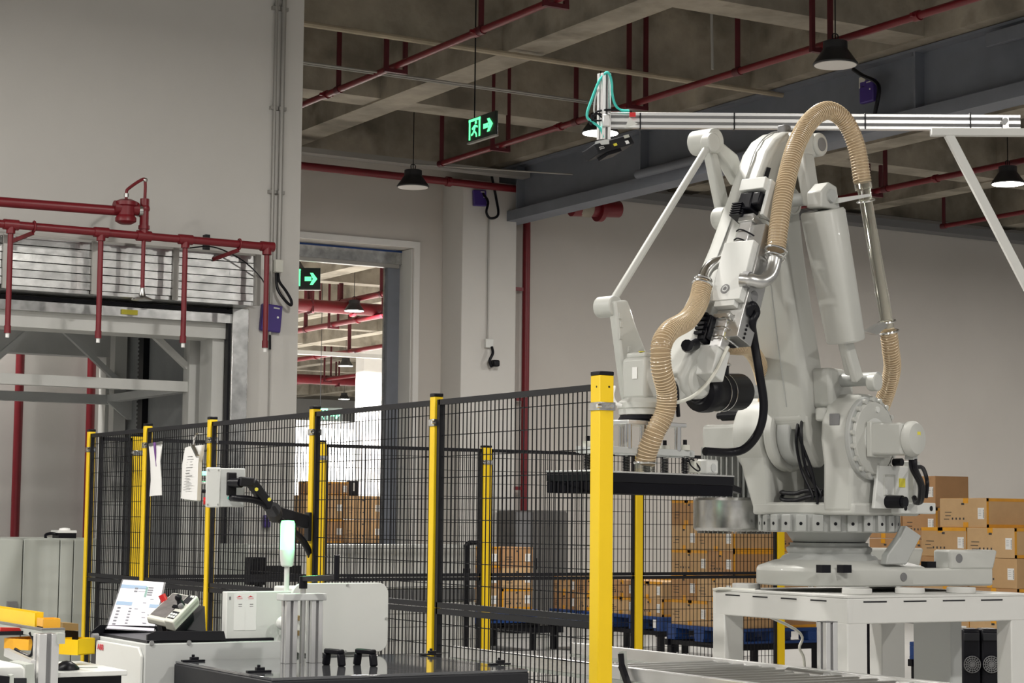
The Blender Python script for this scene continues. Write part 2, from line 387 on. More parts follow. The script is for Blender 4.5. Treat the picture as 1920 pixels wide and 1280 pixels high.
# white cable tray and diagonal struts seen in the doorway
tag(MB().bb((16, 45.5, 5.62), (24.5, 45.7, 5.72)).build('cable_tray', 'lift_white'), 'pale cable tray crossing the next hall in the doorway view', 'cable tray')

# ------------------------------------------------------------------ conduits and cable trays of this hall
def conduit(name, pts, r, m, label, cat='conduit'):
    mb = MB()
    for a, b in zip(pts[:-1], pts[1:]): mb.cyl(a, b, r, n=8)
    for p in pts[1:-1]: mb.ball(p, r*1.02, 8)
    o = mb.build(name, m); return tag(o, label, cat)
conduit('ceiling_conduit', [(7.3, 17.52, 6.34), (20, 17.55, 6.34)], .03, 'concrete_edge', 'light conduit crossing the ceiling at the upper left below the narrow beam')
conduit('ceiling_conduit', [(7.4, 18.48, 6.2), (12.6, 18.48, 6.2)], .012, 'conduit', 'thin conduit crossing under the ceiling just above the exit sign')
conduit('ceiling_conduit', [(7.4, 18.56, 6.2), (12.6, 18.56, 6.2)], .010, 'conduit', 'thinner of two conduits side by side above the exit sign')
conduit('ceiling_conduit', [(11.7, 22.2, 6.02), (13.7, 21.6, 6.0)], .010, 'conduit', 'thin conduit running from the unlit lamp cable towards the steel beam')
tag(MB().bb((7.4, 23.0, 6.18), (13.9, 23.2, 6.25)).build('cable_tray', 'conduit'), 'grey cable tray along the wall top over the red pipe', 'cable tray')
tag(MB().bb((15.2, 23.65, 6.18), (30, 23.95, 6.30)).build('cable_tray', 'grey_mid'), 'dark cable tray along the top of the right back wall', 'cable tray')
u = onX(1335, 40, 14.6)
conduit('ceiling_conduit', [onY(1334, 25, 15.35), onY(1336, 130, 15.35)], .014, 'conduit', 'thin vertical conduit on the concrete beam near the top centre')
# two vertical conduits on the corner of the left wall
for i, (px, l, zz) in enumerate([(514, 'left one of two vertical conduits on the white corner wall', 3.1), (528, 'right one of two vertical conduits on the white corner wall', 3.75)]):
    q = onY(px, 250, 15.97)
    t = thing('wall_conduit', (q.x, 15.97, zz), l, 'conduit')
    MB().cyl((q.x, 15.97, zz), (q.x, 15.97, 7.2), .015 if i == 0 else .021, n=10).build('tube', 'conduit', t)
    for z in (4.35, 5.1, 6.0): MB().bb((q.x-.04, 15.96, z), (q.x+.04, 16, z+.03)).build('clamp', 'conduit', t)
q = onY(521, 498, 15.95)
jb = thing('junction_box', (q.x, 15.97, q.z-.06), 'small beige junction box with drooping black cable on the corner wall', 'junction box')
MB().bb((q.x-.035, 15.91, q.z-.06), (q.x+.035, 16, q.z+.05)).build('box', 'cream', jb, bevel=.004)
MB().tube([onY(518, 512, 15.93), onY(520, 540, 15.9), onY(532, 560, 15.88), onY(545, 572, 15.88), onY(546, 563, 15.88), onY(536, 545, 15.9), onY(524, 528, 15.92), onY(521, 512, 15.93)], .013, 8, 6).build('cable', 'black', jb)
def emergency_light(c, nrm, wd, ht, label, tilt=0):
    # flat purple emergency-light box on a wall; nrm = outward direction
    c, n = V(c), V(nrm); ux = Z1.cross(n).normalized()
    R = Matrix.Rotation(tilt, 3, n); ux = R @ ux; uz = R @ Z1
    t = thing('emergency_light', c, label, 'emergency light', 'emergency lights')
    MB().box(c+n*.03, (wd, ht, .06), (ux, uz, n)).build('body', 'purple', t, bevel=.012)
    MB().box(c+n*.061+uz*(ht*.38)+ux*(wd*.18), (wd*.3, .012, .002), (ux, uz, n)).build('print', 'cream', t)
    MB().cyl(c+n*.055+ux*(wd*.28)+uz*(ht*.05), c+n*.064+ux*(wd*.28)+uz*(ht*.05), .01, n=10).build('lamp_dot', 'paper', t)
    return t
c = onY(505, 597, 16); emergency_light(c, (0, -1, 0), .19, .24, 'purple emergency light box on the white corner wall behind a red drop pipe', -.08)
MB_ = MB().cyl(onY(506, 628, 15.97), onY(506, 655, 15.97), .012, n=8); tag(MB_.build('cable_plug', 'black'), 'short black plug hanging under the purple box on the corner wall', 'plug')
tag(MB().cyl(onY(506, 655, 15.985), onY(503, 800, 15.985), .006, n=6).build('wall_conduit', 'conduit'), 'hair-thin conduit dropping below the purple box on the corner wall', 'conduit')
# pier: box, cable loop, conduit, socket
c = onY(897, 372, 23.43); emergency_light(c, (0, -1, 0), .2, .22, 'dark blue emergency light box high on the white pier', .05)
t = thing('cable_loop', onY(918, 400, 23.35), 'black drooping cable between the blue box and the steel beam end', 'cable')
MB().tube([onY(905, 362, 23.38), onY(915, 378, 23.32), onY(912, 398, 23.3), onY(920, 409, 23.3), onY(934, 402, 23.32), onY(930, 370, 23.35), onY(922, 330, 23.3)], .018, 8, 6).build('cable', 'black', t)
q0, q1 = onY(917, 408, 23.41), onY(921, 640, 23.41)
t = thing('wall_conduit', V((q0.x, 23.41, q1.z)), 'thin conduit on the white pier leading down to a socket', 'conduit')
MB().cyl(q0, V((q0.x, 23.41, q1.z)), .012, n=8).build('tube', 'conduit', t)
MB().bb((q0.x-.05, 23.37, q1.z-.09), (q0.x+.07, 23.43, q1.z+.03)).build('socket', 'white_box', t, bevel=.006)
MB().tube([onY(922, 650, 23.37), onY(924, 662, 23.34), onY(918, 676, 23.34), onY(922, 688, 23.34)], .02, 8, 5).build('cable', 'black', t)
MB().box(onY(928, 681, 23.36), (.10, .12, .09)).build('plug', 'black', t, bevel=.02)
# purple light on the steel beam
c = onX(1632, 172, 13.79); emergency_light(c, (-1, 0, 0), .22, .24, 'purple emergency light box on the web of the steel beam', 0)
t = thing('beam_cable', onX(1640, 150, 13.75), 'black cable looping beside the purple box on the steel beam', 'cable')
MB().tube([onX(1600, 130, 13.76), onX(1618, 142, 13.72), onX(1640, 152, 13.72), onX(1648, 165, 13.72), onX(1645, 190, 13.72), onX(1640, 214, 13.76)], .022, 8, 5).build('cable', 'black', t)
MB().box(onX(1620, 155, 13.76), (.06, .10, .12)).build('socket', 'cream', t, bevel=.005)

# ------------------------------------------------------------------ exit signs
def exit_sign(c, ux, n, L, H, label, rod=None, man=True):
    c, ux, n = V(c), V(ux), V(n); uz = Z1
    t = thing('exit_sign', c, label, 'exit sign', 'green exit signs')
    MB().box(c, (L, .03, H), (ux, n, uz)).build('panel', 'sign_back', t, bevel=.004)
    MB().box(c-uz*(H/2+.008), (L*1.02, .04, .016), (ux, n, uz)).build('rail', 'conduit', t)
    f = c+n*.018
    def P(a, b): return f+ux*(a*L)+uz*(b*H)
    def bar(m, a0, b0, a1, b1, wd): m.bar(P(a0, b0), P(a1, b1), wd, .004, n)
    if man:
        m = MB(); w_ = .035*L
        bar(m, -.42, -.42, -.42, .42, w_*1.3); bar(m, -.06, -.36, -.06, .42, w_*1.3); bar(m, -.45, .40, -.03, .40, w_*1.3)
        m.build('door_symbol', 'sign_green', t)
        m = MB(); m.cyl(P(-.19, .26), P(-.19, .26)+n*.004, .032*L, n=12)
        bar(m, -.22, .16, -.26, -.06, w_*1.5); bar(m, -.22, .14, -.13, .06, w_); bar(m, -.24, .14, -.33, .02, w_)
        bar(m, -.26, -.06, -.18, -.22, w_); bar(m, -.26, -.06, -.31, -.2, w_); bar(m, -.31, -.2, -.36, -.22, w_); bar(m, -.18, -.22, -.17, -.36, w_)
        m.build('running_figure', 'sign_green', t)
    m = MB(); bar(m, .08, -.02, .26, -.02, .1*H*2)
    m.prism([P(.22, .26), P(.30, .26), P(.42, -.02), P(.30, -.3), P(.22, -.3), P(.30, -.02)], n*.004)
    m.build('arrow', 'sign_green', t)
    if rod: MB().cyl(c+uz*(H/2)-ux*(L*.30), V(((c-ux*(L*.30)).x, (c-ux*(L*.30)).y, rod)), .007, n=6).build('rod', 'black', t)
    return t
c = atd(905, 238, 20.0); exit_sign(c, (0, -1, 0), (-1, 0, 0), .56, .24, 'glowing green exit sign with running figure hanging under the concrete ceiling', ZS)
c = atd(566, 522, 27.8); exit_sign(c, (.86, -.51, 0), (-.51, -.86, 0), .52, .30, 'green exit sign with arrow at the left edge of the doorway view', ZS)
c = onY(616, 777, 40); exit_sign(c, (.86, -.51, 0), (-.51, -.86, 0), .62, .30, 'small green exit sign just above the fence rail in the doorway', ZS)

# ------------------------------------------------------------------ freight lift opening
t = thing('shutter_housing', (4.6, 15.7, 3.30), 'galvanised slatted shutter housing across the top of the lift opening', 'shutter')
ZT, ZL, HX1 = 3.725, 3.30, 6.69
n = 6
for i in range(n):
    z0 = ZL+.03+(ZT-ZL-.03)*i/n; z1 = ZL+.03+(ZT-ZL-.03)*(i+1)/n
    cuts = [2.0]+[onY(p_, 500, 15.54).x for p_ in (10, 177, 330, 433, 484)]
    for (xa, xb) in zip(cuts[:-1], cuts[1:]):
        b = random.uniform(0, .012); tilt = random.uniform(-.02, .02)
        MB().box(((xa+xb)/2, 15.565+b, (z0+z1)/2), (xb-xa, .02, z1-z0-.008), (X1, Matrix.Rotation(tilt, 3, 'X') @ Y1, Matrix.Rotation(tilt, 3, 'X') @ Z1)).build('slat', 'galv', t)
for px in (10, 177, 330, 484):
    q = onY(px, 500, 15.54); MB().bb((q.x-.022, 15.53, ZL), (q.x+.022, 15.56, ZT+.01)).build('strap', 'conduit', t)
MB().bb((2.0, 15.58, ZL), (HX1, 15.99, ZL+.03)).build('bottom_plate', 'galv', t)
MB().bb((2.0, 15.58, ZT), (HX1, 15.99, ZT+.02)).build('top_plate', 'conduit', t)
MB().bb((HX1-.03, 15.56, ZL), (HX1, 15.99, ZT)).build('end_plate', 'galv', t)
MB().bb((2.0, 15.86, 3.255), (6.62, 15.95, 3.285)).build('seal', 'black', t)
MB().bb((2.0, 15.88, 3.17), (6.62, 15.99, 3.25)).build('curtain_edge', 'galv', t)
q = onY(243, 585, 15.87); MB().bb((q.x-.07, 15.865, q.z-.02), (q.x+.07, 15.88, q.z+.02)).build('sticker', 'label_yellow', t)
MB().bb((6.60, 15.85, 0), (6.75, 15.99, 3.30)).build('guide_rail', 'galv', t, bevel=.005)
MB().bb((6.585, 15.9, 0), (6.60, 15.96, 3.25)).build('guide_seal', 'black', t)
t.children[0]
struct(MB().bb((2.4, 15.97, 3.04), (6.60, 16.3, 3.175)), 'trim_3', 'lift_white')
struct(MB().bb((6.49, 16.02, 0), (6.60, 16.3, 3.10)), 'trim_4', 'lift_white')
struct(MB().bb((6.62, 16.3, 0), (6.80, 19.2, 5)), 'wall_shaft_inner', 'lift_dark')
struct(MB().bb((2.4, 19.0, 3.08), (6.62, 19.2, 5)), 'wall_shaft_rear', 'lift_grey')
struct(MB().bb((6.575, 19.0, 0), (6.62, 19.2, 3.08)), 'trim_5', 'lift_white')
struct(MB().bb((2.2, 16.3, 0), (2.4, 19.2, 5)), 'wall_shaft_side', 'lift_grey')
struct(MB().bb((-2, 20.2, 0), (7.08, 20.4, ZS)), 'wall_behind_lift', 'wall')
lc = thing('lift_car', (4.5, 17.5, 0), 'grey steel frame of the freight lift car with diagonal braces', 'lift')
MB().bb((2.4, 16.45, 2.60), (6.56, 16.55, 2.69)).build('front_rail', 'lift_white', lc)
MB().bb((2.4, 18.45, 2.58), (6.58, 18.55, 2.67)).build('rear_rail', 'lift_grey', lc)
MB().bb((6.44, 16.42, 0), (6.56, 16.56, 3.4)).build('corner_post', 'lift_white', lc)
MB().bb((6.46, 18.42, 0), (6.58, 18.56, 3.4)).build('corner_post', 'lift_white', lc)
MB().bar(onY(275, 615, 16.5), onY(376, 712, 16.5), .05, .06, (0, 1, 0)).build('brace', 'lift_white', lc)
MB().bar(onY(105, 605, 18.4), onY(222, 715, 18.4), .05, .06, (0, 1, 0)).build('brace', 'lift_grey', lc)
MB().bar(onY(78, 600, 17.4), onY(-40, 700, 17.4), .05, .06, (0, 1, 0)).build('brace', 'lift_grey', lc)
MB().bb((6.40, 16.5, 2.60), (6.50, 18.5, 2.67)).build('side_rail', 'lift_grey', lc)
q = onY(243, 755, 18.35); MB().prism([q+V((-.22, 0, 0)), q+V((.1, 0, .12)), q+V((.1, 0, -.16)), q+V((-.02, 0, -.16))], (0, .03, 0)).build('gusset', 'lift_grey', lc)
MB().bb((2.4, 16.35, 3.3), (6.55, 18.6, 3.4)).build('top_frame', 'lift_grey', lc)
MB().bb((2.5, 16.35, 0), (6.55, 18.9, .1)).build('platform', 'lift_grey', lc)
for Y, x0, nm in ((18.0, 6.555, 'rear'), (16.75, 6.575, 'front')):
    t = thing('gear_rack', (6.6, Y, 0), 'black toothed gear rack on the shaft wall, the %s one of two' % ('left' if nm == 'rear' else 'right'), 'gear rack')
    MB().bb((6.56, Y-.09, 0), (6.62, Y+.03, 3.4)).build('rail', 'black', t)
    for k in range(40): MB().bb((6.56, Y+.03, 1.7+k*.04), (6.62, Y+.06, 1.72+k*.04)).build('tooth', 'black', t)
tag(MB().bb((6.605, 16.32, 0), (6.62, 16.55, 3.2)).build('lift_guide', 'black'), 'flat black guide strip beside the white lift jamb', 'guide')
for px, yy in ((38, 675), (172, 690)):
    q = onY(px, yy, 20.1); tag(MB().cyl((q.x, 20.1, 0), (q.x, 20.1, 4.5), .045, n=10).build('standpipe', 'red'), 'dark red pipe seen through the lift, %s of the two' % ('left' if px < 100 else 'right'), 'pipe')

# ------------------------------------------------------------------ red deluge pipework over the lift
Yp, Zp = 15.3, 3.775
t = thing('deluge_pipe', (5.5, Yp, 2.9), 'red deluge pipe with four drop nozzles and a rosette in front of the lift shutter', 'sprinkler pipe')
MB().cyl((2.6, Yp, Zp), (6.66, Yp, Zp), .032, n=14).build('header', 'red', t)
MB().ball((6.668, Yp, Zp), .04).cyl((6.668, Yp, Zp), (6.668, Yp, Zp-.07), .041, n=14).build('elbow', 'red', t)
for px in (16, 186, 345, 500):
    x = onY(px, 560, Yp).x if px != 500 else 6.668
    d = MB().cyl((x, Yp, Zp), (x, Yp, 2.97), .0225, n=12).build('drop', 'red', t)
    MB().cyl((x, Yp, Zp), (x, Yp, Zp-.07), .036, n=12).cyl((x-.06, Yp, Zp), (x+.06, Yp, Zp), .042, n=14).build('tee', 'red', d)
    MB().cyl((x, Yp, 2.98), (x, Yp, 2.92), .027, n=12).build('socket', 'red', d)
    MB().cyl((x, Yp, 2.92), (x, Yp, 2.885), .015, n=10).build('nozzle', 'paper', d)
x = onY(268, 500, Yp).x
d = MB().cyl((x, Yp, Zp), (x, Yp, 3.32), .017, n=12).build('drop', 'red', t)
MB().lathe((x, Yp, 3.25), (0, 0, 1), [(.085, 0), (.08, .012), (.03, .035), (.02, .07), (.02, .1)], 20).build('rosette', 'galv', d)
MB().cyl((x, Yp, Zp), (x, Yp, 4.08), .038, n=14).cyl((x, Yp, 3.83), (x, Yp, 3.86), .047, n=14).build('riser', 'red', t)
MB().cyl((x-.06, Yp, Zp), (x+.06, Yp, Zp), .044, n=14).build('tee', 'red', t)
for px in (62, 448):
    q = onY(px, 440, Yp)
    MB().bar((q.x-.12, Yp+.25, Zp-.11), (q.x, Yp, Zp-.05), .02, .03).ring((q.x+.005, Yp, Zp), X1, .042, .008).build('bracket', 'red', t)
t = thing('deluge_valve', (x-.14, Yp, 3.95), 'red deluge valve with bypass loop on the wall pipe above the lift', 'valve')
vx = onY(236, 402, Yp).x
MB().lathe((vx, Yp, 3.86), (0, 0, 1), [(.05, 0), (.085, .02), (.085, .05), (.07, .07), (.075, .14), (.095, .15), (.095, .18), (.05, .20)], 16).cyl((vx-.1, Yp, 3.99), (vx+.1, Yp, 3.99), .055, n=14).build('body', 'red', t)
MB().cyl((vx+.08, Yp, 3.975), (x, Yp, 4.0), .036, n=14).ball((x, Yp, 4.0), .045).build('outlet', 'red', t)
MB().cyl((vx+.10, Yp, 3.975), (vx+.13, Yp, 3.978), .05, n=14).build('collar', 'galv', t)
MB().tube([(vx, Yp, 4.05), (vx, Yp, 4.12), (vx+.02, Yp, 4.155), (x-.03, Yp, 4.235), (x, Yp, 4.22), (x, Yp, 4.03)], .013, 8, 4).build('bypass', 'red', t)
MB().ball((x, Yp, 4.235), .02).cyl((vx, Yp, 4.08), (vx, Yp, 4.11), .02, n=10).build('bypass_elbow', 'galv', t)
MB().cyl((2.8, 15.62, 3.975), (vx-.05, Yp+.02, 3.965), .04, n=14).build('inlet', 'red', t)
t = thing('wall_bracket', onY(388, 455, 15.95), 'small dark slotted bracket on the wall above the shutter housing', 'bracket')
q = onY(388, 455, 15.95); MB().bb((q.x-.02, 15.93, q.z-.07), (q.x+.02, 16, q.z+.07)).build('strip', 'frame_grey', t)
tag(MB().tube([onY(350, 465, 15.5), onY(400, 463, 15.45), (onY(450, 485, 15.45)), onY(485, 515, 15.5), onY(498, 535, 15.6)], .006, 6, 6).build('hanging_wire', 'black'), 'thin black wire sagging in front of the shutter housing', 'wire')
# ================================================================== safety fences
def wire_mesh(name, a, b, z0, z1, parent, nv, dz=.105, w=.0021):
    mb = MB(); a, b = V(a), V(b); d = (b-a).normalized(); n = d.cross(Z1)
    def wire(p, q, u, v2):
        vs = [p+u*w+v2*w, p-u*w+v2*w, p-u*w-v2*w, p+u*w-v2*w]; vs += [x+(q-p) for x in vs]
        mb.add(vs, [[i, (i+1) % 4, (i+1) % 4+4, i+4] for i in range(4)])
    for i in range(1, nv):
        p = a.lerp(b, i/nv); wire(V((p.x, p.y, z0)), V((p.x, p.y, z1)), d, n)
    k = int((z1-z0)/dz)
    for i in range(1, k+1):
        z = z1-i*dz+.03
        if z > z0: wire(V((a.x, a.y, z))+n*.004, V((b.x, b.y, z))+n*.004, Z1, n)
    o = mb.build(name, 'dark_mesh', parent, kind='stuff'); return o
def fence_panel(parent, a, b, gap, zt=2.10, zm=1.065, nv=None):
    a, b = V(a), V(b); d = (b-a).normalized(); a2, b2 = a+d*gap, b-d*gap; L = (b2-a2).length; fw = .027
    nv = nv or int(L/.038)
    for z0, z1 in ((zm+.002, zt), (.12, zm-.002)):
        m = MB()
        for z in (z1-fw/2, z0+fw/2): m.bar(V((a2.x, a2.y, z)), V((b2.x, b2.y, z)), fw, fw)
        for p in (a2, b2): m.bar(V((p.x, p.y, z0)), V((p.x, p.y, z1)), fw, fw, d)
        f = m.build('panel_frame', 'frame_grey', parent)
        wire_mesh('wire_mesh', a2, b2, z0, z1, f, nv)
def fence_post(parent, c, w, zt, clipz=2.0, d=None, clip=True):
    c = V(c)
    p = MB().bb((c.x-w/2, c.y-w/2, .01), (c.x+w/2, c.y+w/2, zt)).build('post', 'yellow', parent, bevel=.004)
    MB().bb((c.x-w/2-.001, c.y-w/2-.001, zt), (c.x+w/2+.001, c.y+w/2+.001, zt+.018)).build('cap', 'black', p, bevel=.004)
    if clip:
        MB().bb((c.x-w/2-.006, c.y-w/2-.006, clipz-.018), (c.x+w/2+.006, c.y+w/2+.006, clipz+.018)).build('clip', 'galv', p, bevel=.002)
        MB().cyl((c.x-w/2-.02, c.y-w/2-.01, clipz), (c.x-w/2, c.y-w/2-.01, clipz), .009, n=8).build('bolt', 'chrome', p)
        MB().cyl((c.x+.01, c.y-w/2-.03, clipz), (c.x+.01, c.y-w/2, clipz), .009, n=8).build('bolt', 'chrome', p)
    MB().bb((c.x-w/2-.04, c.y-w/2-.04, 0), (c.x+w/2+.04, c.y+w/2+.04, .01)).build('foot_plate', 'yellow', p)
    return p
FX = 4.76; NY = [7.25, 8.765, 10.2, 11.72, 12.87, 14.04]
nf = thing('safety_fence', (FX, 10.6, 0), 'near mesh safety fence with yellow posts running from the foreground to the lift', 'fence')
fence_post(nf, (FX, NY[0], 0), .074, 2.135, 2.0)
MB().cyl((FX-.0375, NY[0]-.012, 2.085), (FX-.036, NY[0]-.012, 2.085), .005, n=8).cyl((FX+.012, NY[0]-.0376, 2.085), (FX+.012, NY[0]-.036, 2.085), .005, n=8).build('hole', 'black', nf)
for y in NY[1:]: fence_post(nf, (FX, y, 0), .05, 2.115, 1.985)
for i in range(5): fence_panel(nf, (FX, NY[i], 0), (FX, NY[i+1], 0), .045 if i == 0 else .032)
FY = 14.04; FXS = [5.11, 6.605, 8.09, 9.585, 11.11]
ff = thing('safety_fence', (9, FY, 0), 'far mesh safety fence with yellow posts in front of the pallets', 'fence')
for x in FXS: fence_post(ff, (x, FY, 0), .07, 2.09, 1.97)
for i in range(4): fence_panel(ff, (FXS[i], FY, 0), (FXS[i+1], FY, 0), .045, 2.08, 1.045)
fence_panel(ff, (4.80, FY, 0), (5.11, FY, 0), .04, 2.08, 1.045)

# papers hung on the near fence
def paper(pix, X, label, m='paper', extra=0):
    rows = [onX(x, y, X) for x, y in pix]; k = len(rows)//2
    mb = MB(); vs = []
    for i in range(k):
        l, r = rows[2*i], rows[2*i+1]; bulge = .018*math.sin(i*1.7)
        for j in range(5):
            p = l.lerp(r, j/4); vs.append(p + V((-.012*math.sin(j/4*math.pi)-bulge*.5, 0, 0)))
    front = vs; back = [p+V((.006+extra, 0, 0)) for p in vs]; N = len(front)
    fs = []
    for i in range(k-1):
        for j in range(4):
            a = i*5+j; fs += [[a, a+1, a+6, a+5], [N+a+5, N+a+6, N+a+1, N+a]]
    for i in range(k-1):
        for a, b in ((i*5, i*5+5), (i*5+9, i*5+4)): fs.append([a, b, N+b, N+a])
    for j in range(4):
        fs += [[j+1, j, N+j, N+j+1], [(k-1)*5+j, (k-1)*5+j+1, N+(k-1)*5+j+1, N+(k-1)*5+j]]
    return mb.add(front+back, fs, True)
t = thing('hanging_note', onX(290, 930, 4.70), 'single blank white sheet with a purple pen clipped beside a yellow post', 'note')
paper([(279, 836), (303, 832), (284, 866), (302, 864), (282, 900), (301, 900), (278, 930), (300, 928)], 4.70, '').build('sheet', 'paper', t)
MB().tube([onX(290, 830, 4.685), onX(291, 850, 4.68), onX(293, 874, 4.685)], .009, 8, 4, rf=lambda f, i: .010*(1-f*.75)).build('pen', 'violet', t)
MB().bar(onX(280, 834, 4.69), onX(303, 830, 4.69), .012, .02).build('clip', 'chrome', t)
t = thing('hanging_note', onX(358, 938, 4.70), 'thick pad of white forms with small print hung from a wire hook', 'note')
paper([(347, 839), (377, 834), (344, 870), (374, 868), (340, 905), (370, 903), (337, 934), (367, 938)], 4.69, '', extra=.02).build('sheets', 'paper', t)
paper([(352, 836), (381, 836), (350, 870), (379, 870), (347, 905), (374, 905), (344, 938), (372, 940)], 4.72, '').build('back_sheet', 'cab_grey', t)
MB().tube([onX(381, 812, 4.74), onX(368, 813, 4.70), onX(365, 822, 4.68), onX(362, 838, 4.67)], .006, 6, 4).build('hook', 'chrome', t)
MB().bar(onX(361, 835, 4.66), onX(371, 856, 4.66), .02, .014).build('clip', 'chrome', t)
rp = random.Random(3); m = MB()
for i in range(13):
    a, b = onX(352-i*.7, 856+i*5.2, 4.672), onX(366-i*.7, 855+i*5.2, 4.672); b = a.lerp(b, rp.uniform(.5, 1)); m.bar(a, b, .002, .003)
m.build('print', 'grey_mid', t, kind='stuff')

# ------------------------------------------------------------------ operator box on a swivel arm
D = 10.7
def q(x, y, dd=0): return atd(x, y, D+dd)
cb = thing('control_box', q(421, 951), 'white operator push-button box on a black swivel arm bolted to a yellow post', 'control box')
z0, z1 = q(421, 950).z, q(421, 877).z; hz = z1-z0
va = YAW+math.atan((421-960)/FPX); ux_ = V((math.cos(va), -math.sin(va), 0)); uy_ = V((math.sin(va), math.cos(va), 0)); bo = q(386, 913); bo = V((bo.x, bo.y, 0))
def cbx(u0, u1, v0, v1, a_, b_): return MB().box(bo+ux_*((u0+u1)/2)+uy_*((v0+v1)/2)+Z1*((a_+b_)/2), (u1-u0, v1-v0, b_-a_), (ux_, uy_, Z1))
cbx(.075, .208, 0, .15, z0, z1).build('case', 'ctrl_grey', cb, bevel=.006)
cbx(0, .078, -.004, .154, z0-.003, z1+.003).build('lid', 'white_box', cb, bevel=.006)
for xx in (.012, .066):
    for zz in (z0+.012, z1-.012): p = bo+ux_*xx+Z1*zz; MB().cyl(p-uy_*.007, p-uy_*.003, .005, n=8).build('screw', 'steel', cb)
for f, mm, r, l in ((.86, 'led_green', .011, 'green lit button'), (.62, 'chrome', .009, 'metal key switch'), (.40, 'black', .010, 'black button'), (.15, 'red_knob', .020, 'red emergency stop button')):
    p = bo+uy_*.04+Z1*(z0+hz*f); MB().cyl(p-ux_*(.022 if r < .02 else .012), p, r, n=14).build('button', mm, cb, label=l)
MB().box(q(434, 907, -.02), (.055, .02, .125)).build('mount_plate', 'frame_grey', cb, bevel=.006)
MB().cyl(q(432, 905, -.02), q(452, 905, -.08), .026, n=14).build('joint', 'black', cb)
MB().bar(q(448, 902, -.08), q(474, 904, -.05), .05, .05).build('arm_link', 'frame_grey', cb, bevel=.008)
MB().bar(q(470, 902, -.05), q(513, 960, .05), .055, .052).build('arm_link', 'char', cb, bevel=.01)
MB().cyl(q(512, 955, .0), q(516, 966, .1), .042, n=14).build('joint', 'frame_grey', cb)
MB().bar(q(516, 962, .1), q(572, 978, .40), .05, .075).build('arm_link', 'frame_grey', cb, bevel=.006)
b = onX(575, 987, FX-.03); MB().box((FX-.035, 10.19, b.z), (.02, .06, .16)).build('wall_plate', 'frame_grey', cb, bevel=.004)
for px, py in ((481, 917), (505, 936)): MB().cyl(q(px, py, -.12), q(px, py, -.05), .010, n=10).build('warning_dot', 'label_yellow', cb)
MB().tube([q(434, 933, -.02), q(445, 934, -.06), q(470, 936, -.05), q(495, 945, 0), q(516, 966, .06), q(545, 992, .2), q(565, 1010, .36), q(580, 1035, .42), q(586, 1062, .45), q(588, 1110, .45)], .019, 10, 6).build('cable', 'black', cb)
MB().tube([q(428, 933, -.02), q(440, 934, -.04)], .008, 8, 2).build('cable_gland', 'teal', cb)

# ================================================================== foreground machines
# black machine hood with glossy top
HX0, HX1_, HY0, HY1, HZ = 3.09, 4.228, 6.965, 7.97, .90
t = thing('machine_hood', ((HX0+HX1_)/2, 7.45, 0), 'black machine hood with a glossy dark top and two black grips in the foreground', 'machine')
MB().bb((HX0, HY0, .05), (HX1_, HY1, HZ-.012)).build('body', 'char', t, bevel=.006)
MB().bb((HX0+.004, HY0+.004, HZ-.012), (HX1_-.004, HY1-.004, HZ)).build('top_panel', 'glass_top', t, bevel=.003)
for i, (pa, pb_) in enumerate([((611, 1246), (641, 1249)), ((669, 1246), (701, 1249))]):
    a, b = onZ(*pa, HZ), onZ(*pb_, HZ); h = .058; m = MB()
    m.bar(a, a+Z1*h*.86+(b-a)*.08, .02, .032).bar(b, b+Z1*h*.86-(b-a)*.08, .02, .032).bar(a+Z1*h+(b-a)*.02, b+Z1*h-(b-a)*.02, .032, .02)
    m.build('grip', 'black', t, bevel=.006)
for px, py in ((362, 1240), (485, 1260), (808, 1228), (936, 1246)):
    c = onZ(px, py, HZ); m = MB().box(c+Z1*.004, (.10, .025, .008)).box(c+Z1*.013+X1*.005, (.035, .022, .014)).cyl(c+Z1*.015, c+Z1*.03, .007, n=8)
    m.build('hold_down', 'black', t, bevel=.002)
# screw-adjusted aluminium column pair
cl = onZ(541, 1243, HZ); cr = onZ(598, 1243, HZ); cr = V((cr.x, cl.y, HZ))
t = thing('column_stand', (cl+cr)/2, 'pair of aluminium profile columns with a black crank handle on the hood', 'stand')
zt_ = onY(568, 1125, cl.y).z
def profile(p, q_, w, name, parent, h=None):
    # slotted aluminium extrusion: core coloured dark as groove shade between four corner ribs
    p, q_ = V(p), V(q_); h = h or w; d = (q_-p).normalized(); u = Z1 if abs(d.z) < .9 else Y1
    a = d.cross(u).normalized(); b = a.cross(d).normalized(); mb = MB()
    for s1 in (-1, 1):
        for s2 in (-1, 1): mb.box((p+q_)/2 + a*(s1*w*.31)+b*(s2*h*.31), ((q_-p).length, w*.38, h*.38), (d, a, b))
    o = mb.build(name, 'alu', parent, bevel=.0015)
    MB().bar(p, q_, w*.72, h*.72, b).build('shade_core', 'grey_mid', o); return o
for c in (cl, cr): profile(c, V((c.x, c.y, zt_)), .052, 'column', t)
zb_ = onY(568, 1112, cl.y).z
MB().bb((cl.x-.045, cl.y-.035, zt_), (cr.x+.038, cl.y+.035, zb_)).build('crossbar', 'ctrl_grey', t, bevel=.003)
cm = V((onY(567, 1170, cl.y).x, cl.y, HZ)); MB().cyl(cm, V((cm.x, cm.y, zb_+.02)), .0115, n=12).build('lead_screw', 'steel', t)
k0 = V((cm.x, cm.y, zb_+.02)); k1 = atd(631, 1082, 8.05)
MB().cyl(k0, k0+Z1*.05, .018, n=14).build('crank_hub', 'black', t)
MB().bar(k0+Z1*.04, k1, .022, .024).build('crank_arm', 'black', t, bevel=.004)
MB().cyl(k1-Z1*.01, k1+Z1*.09, .012, n=12).build('crank_handle', 'black', t)

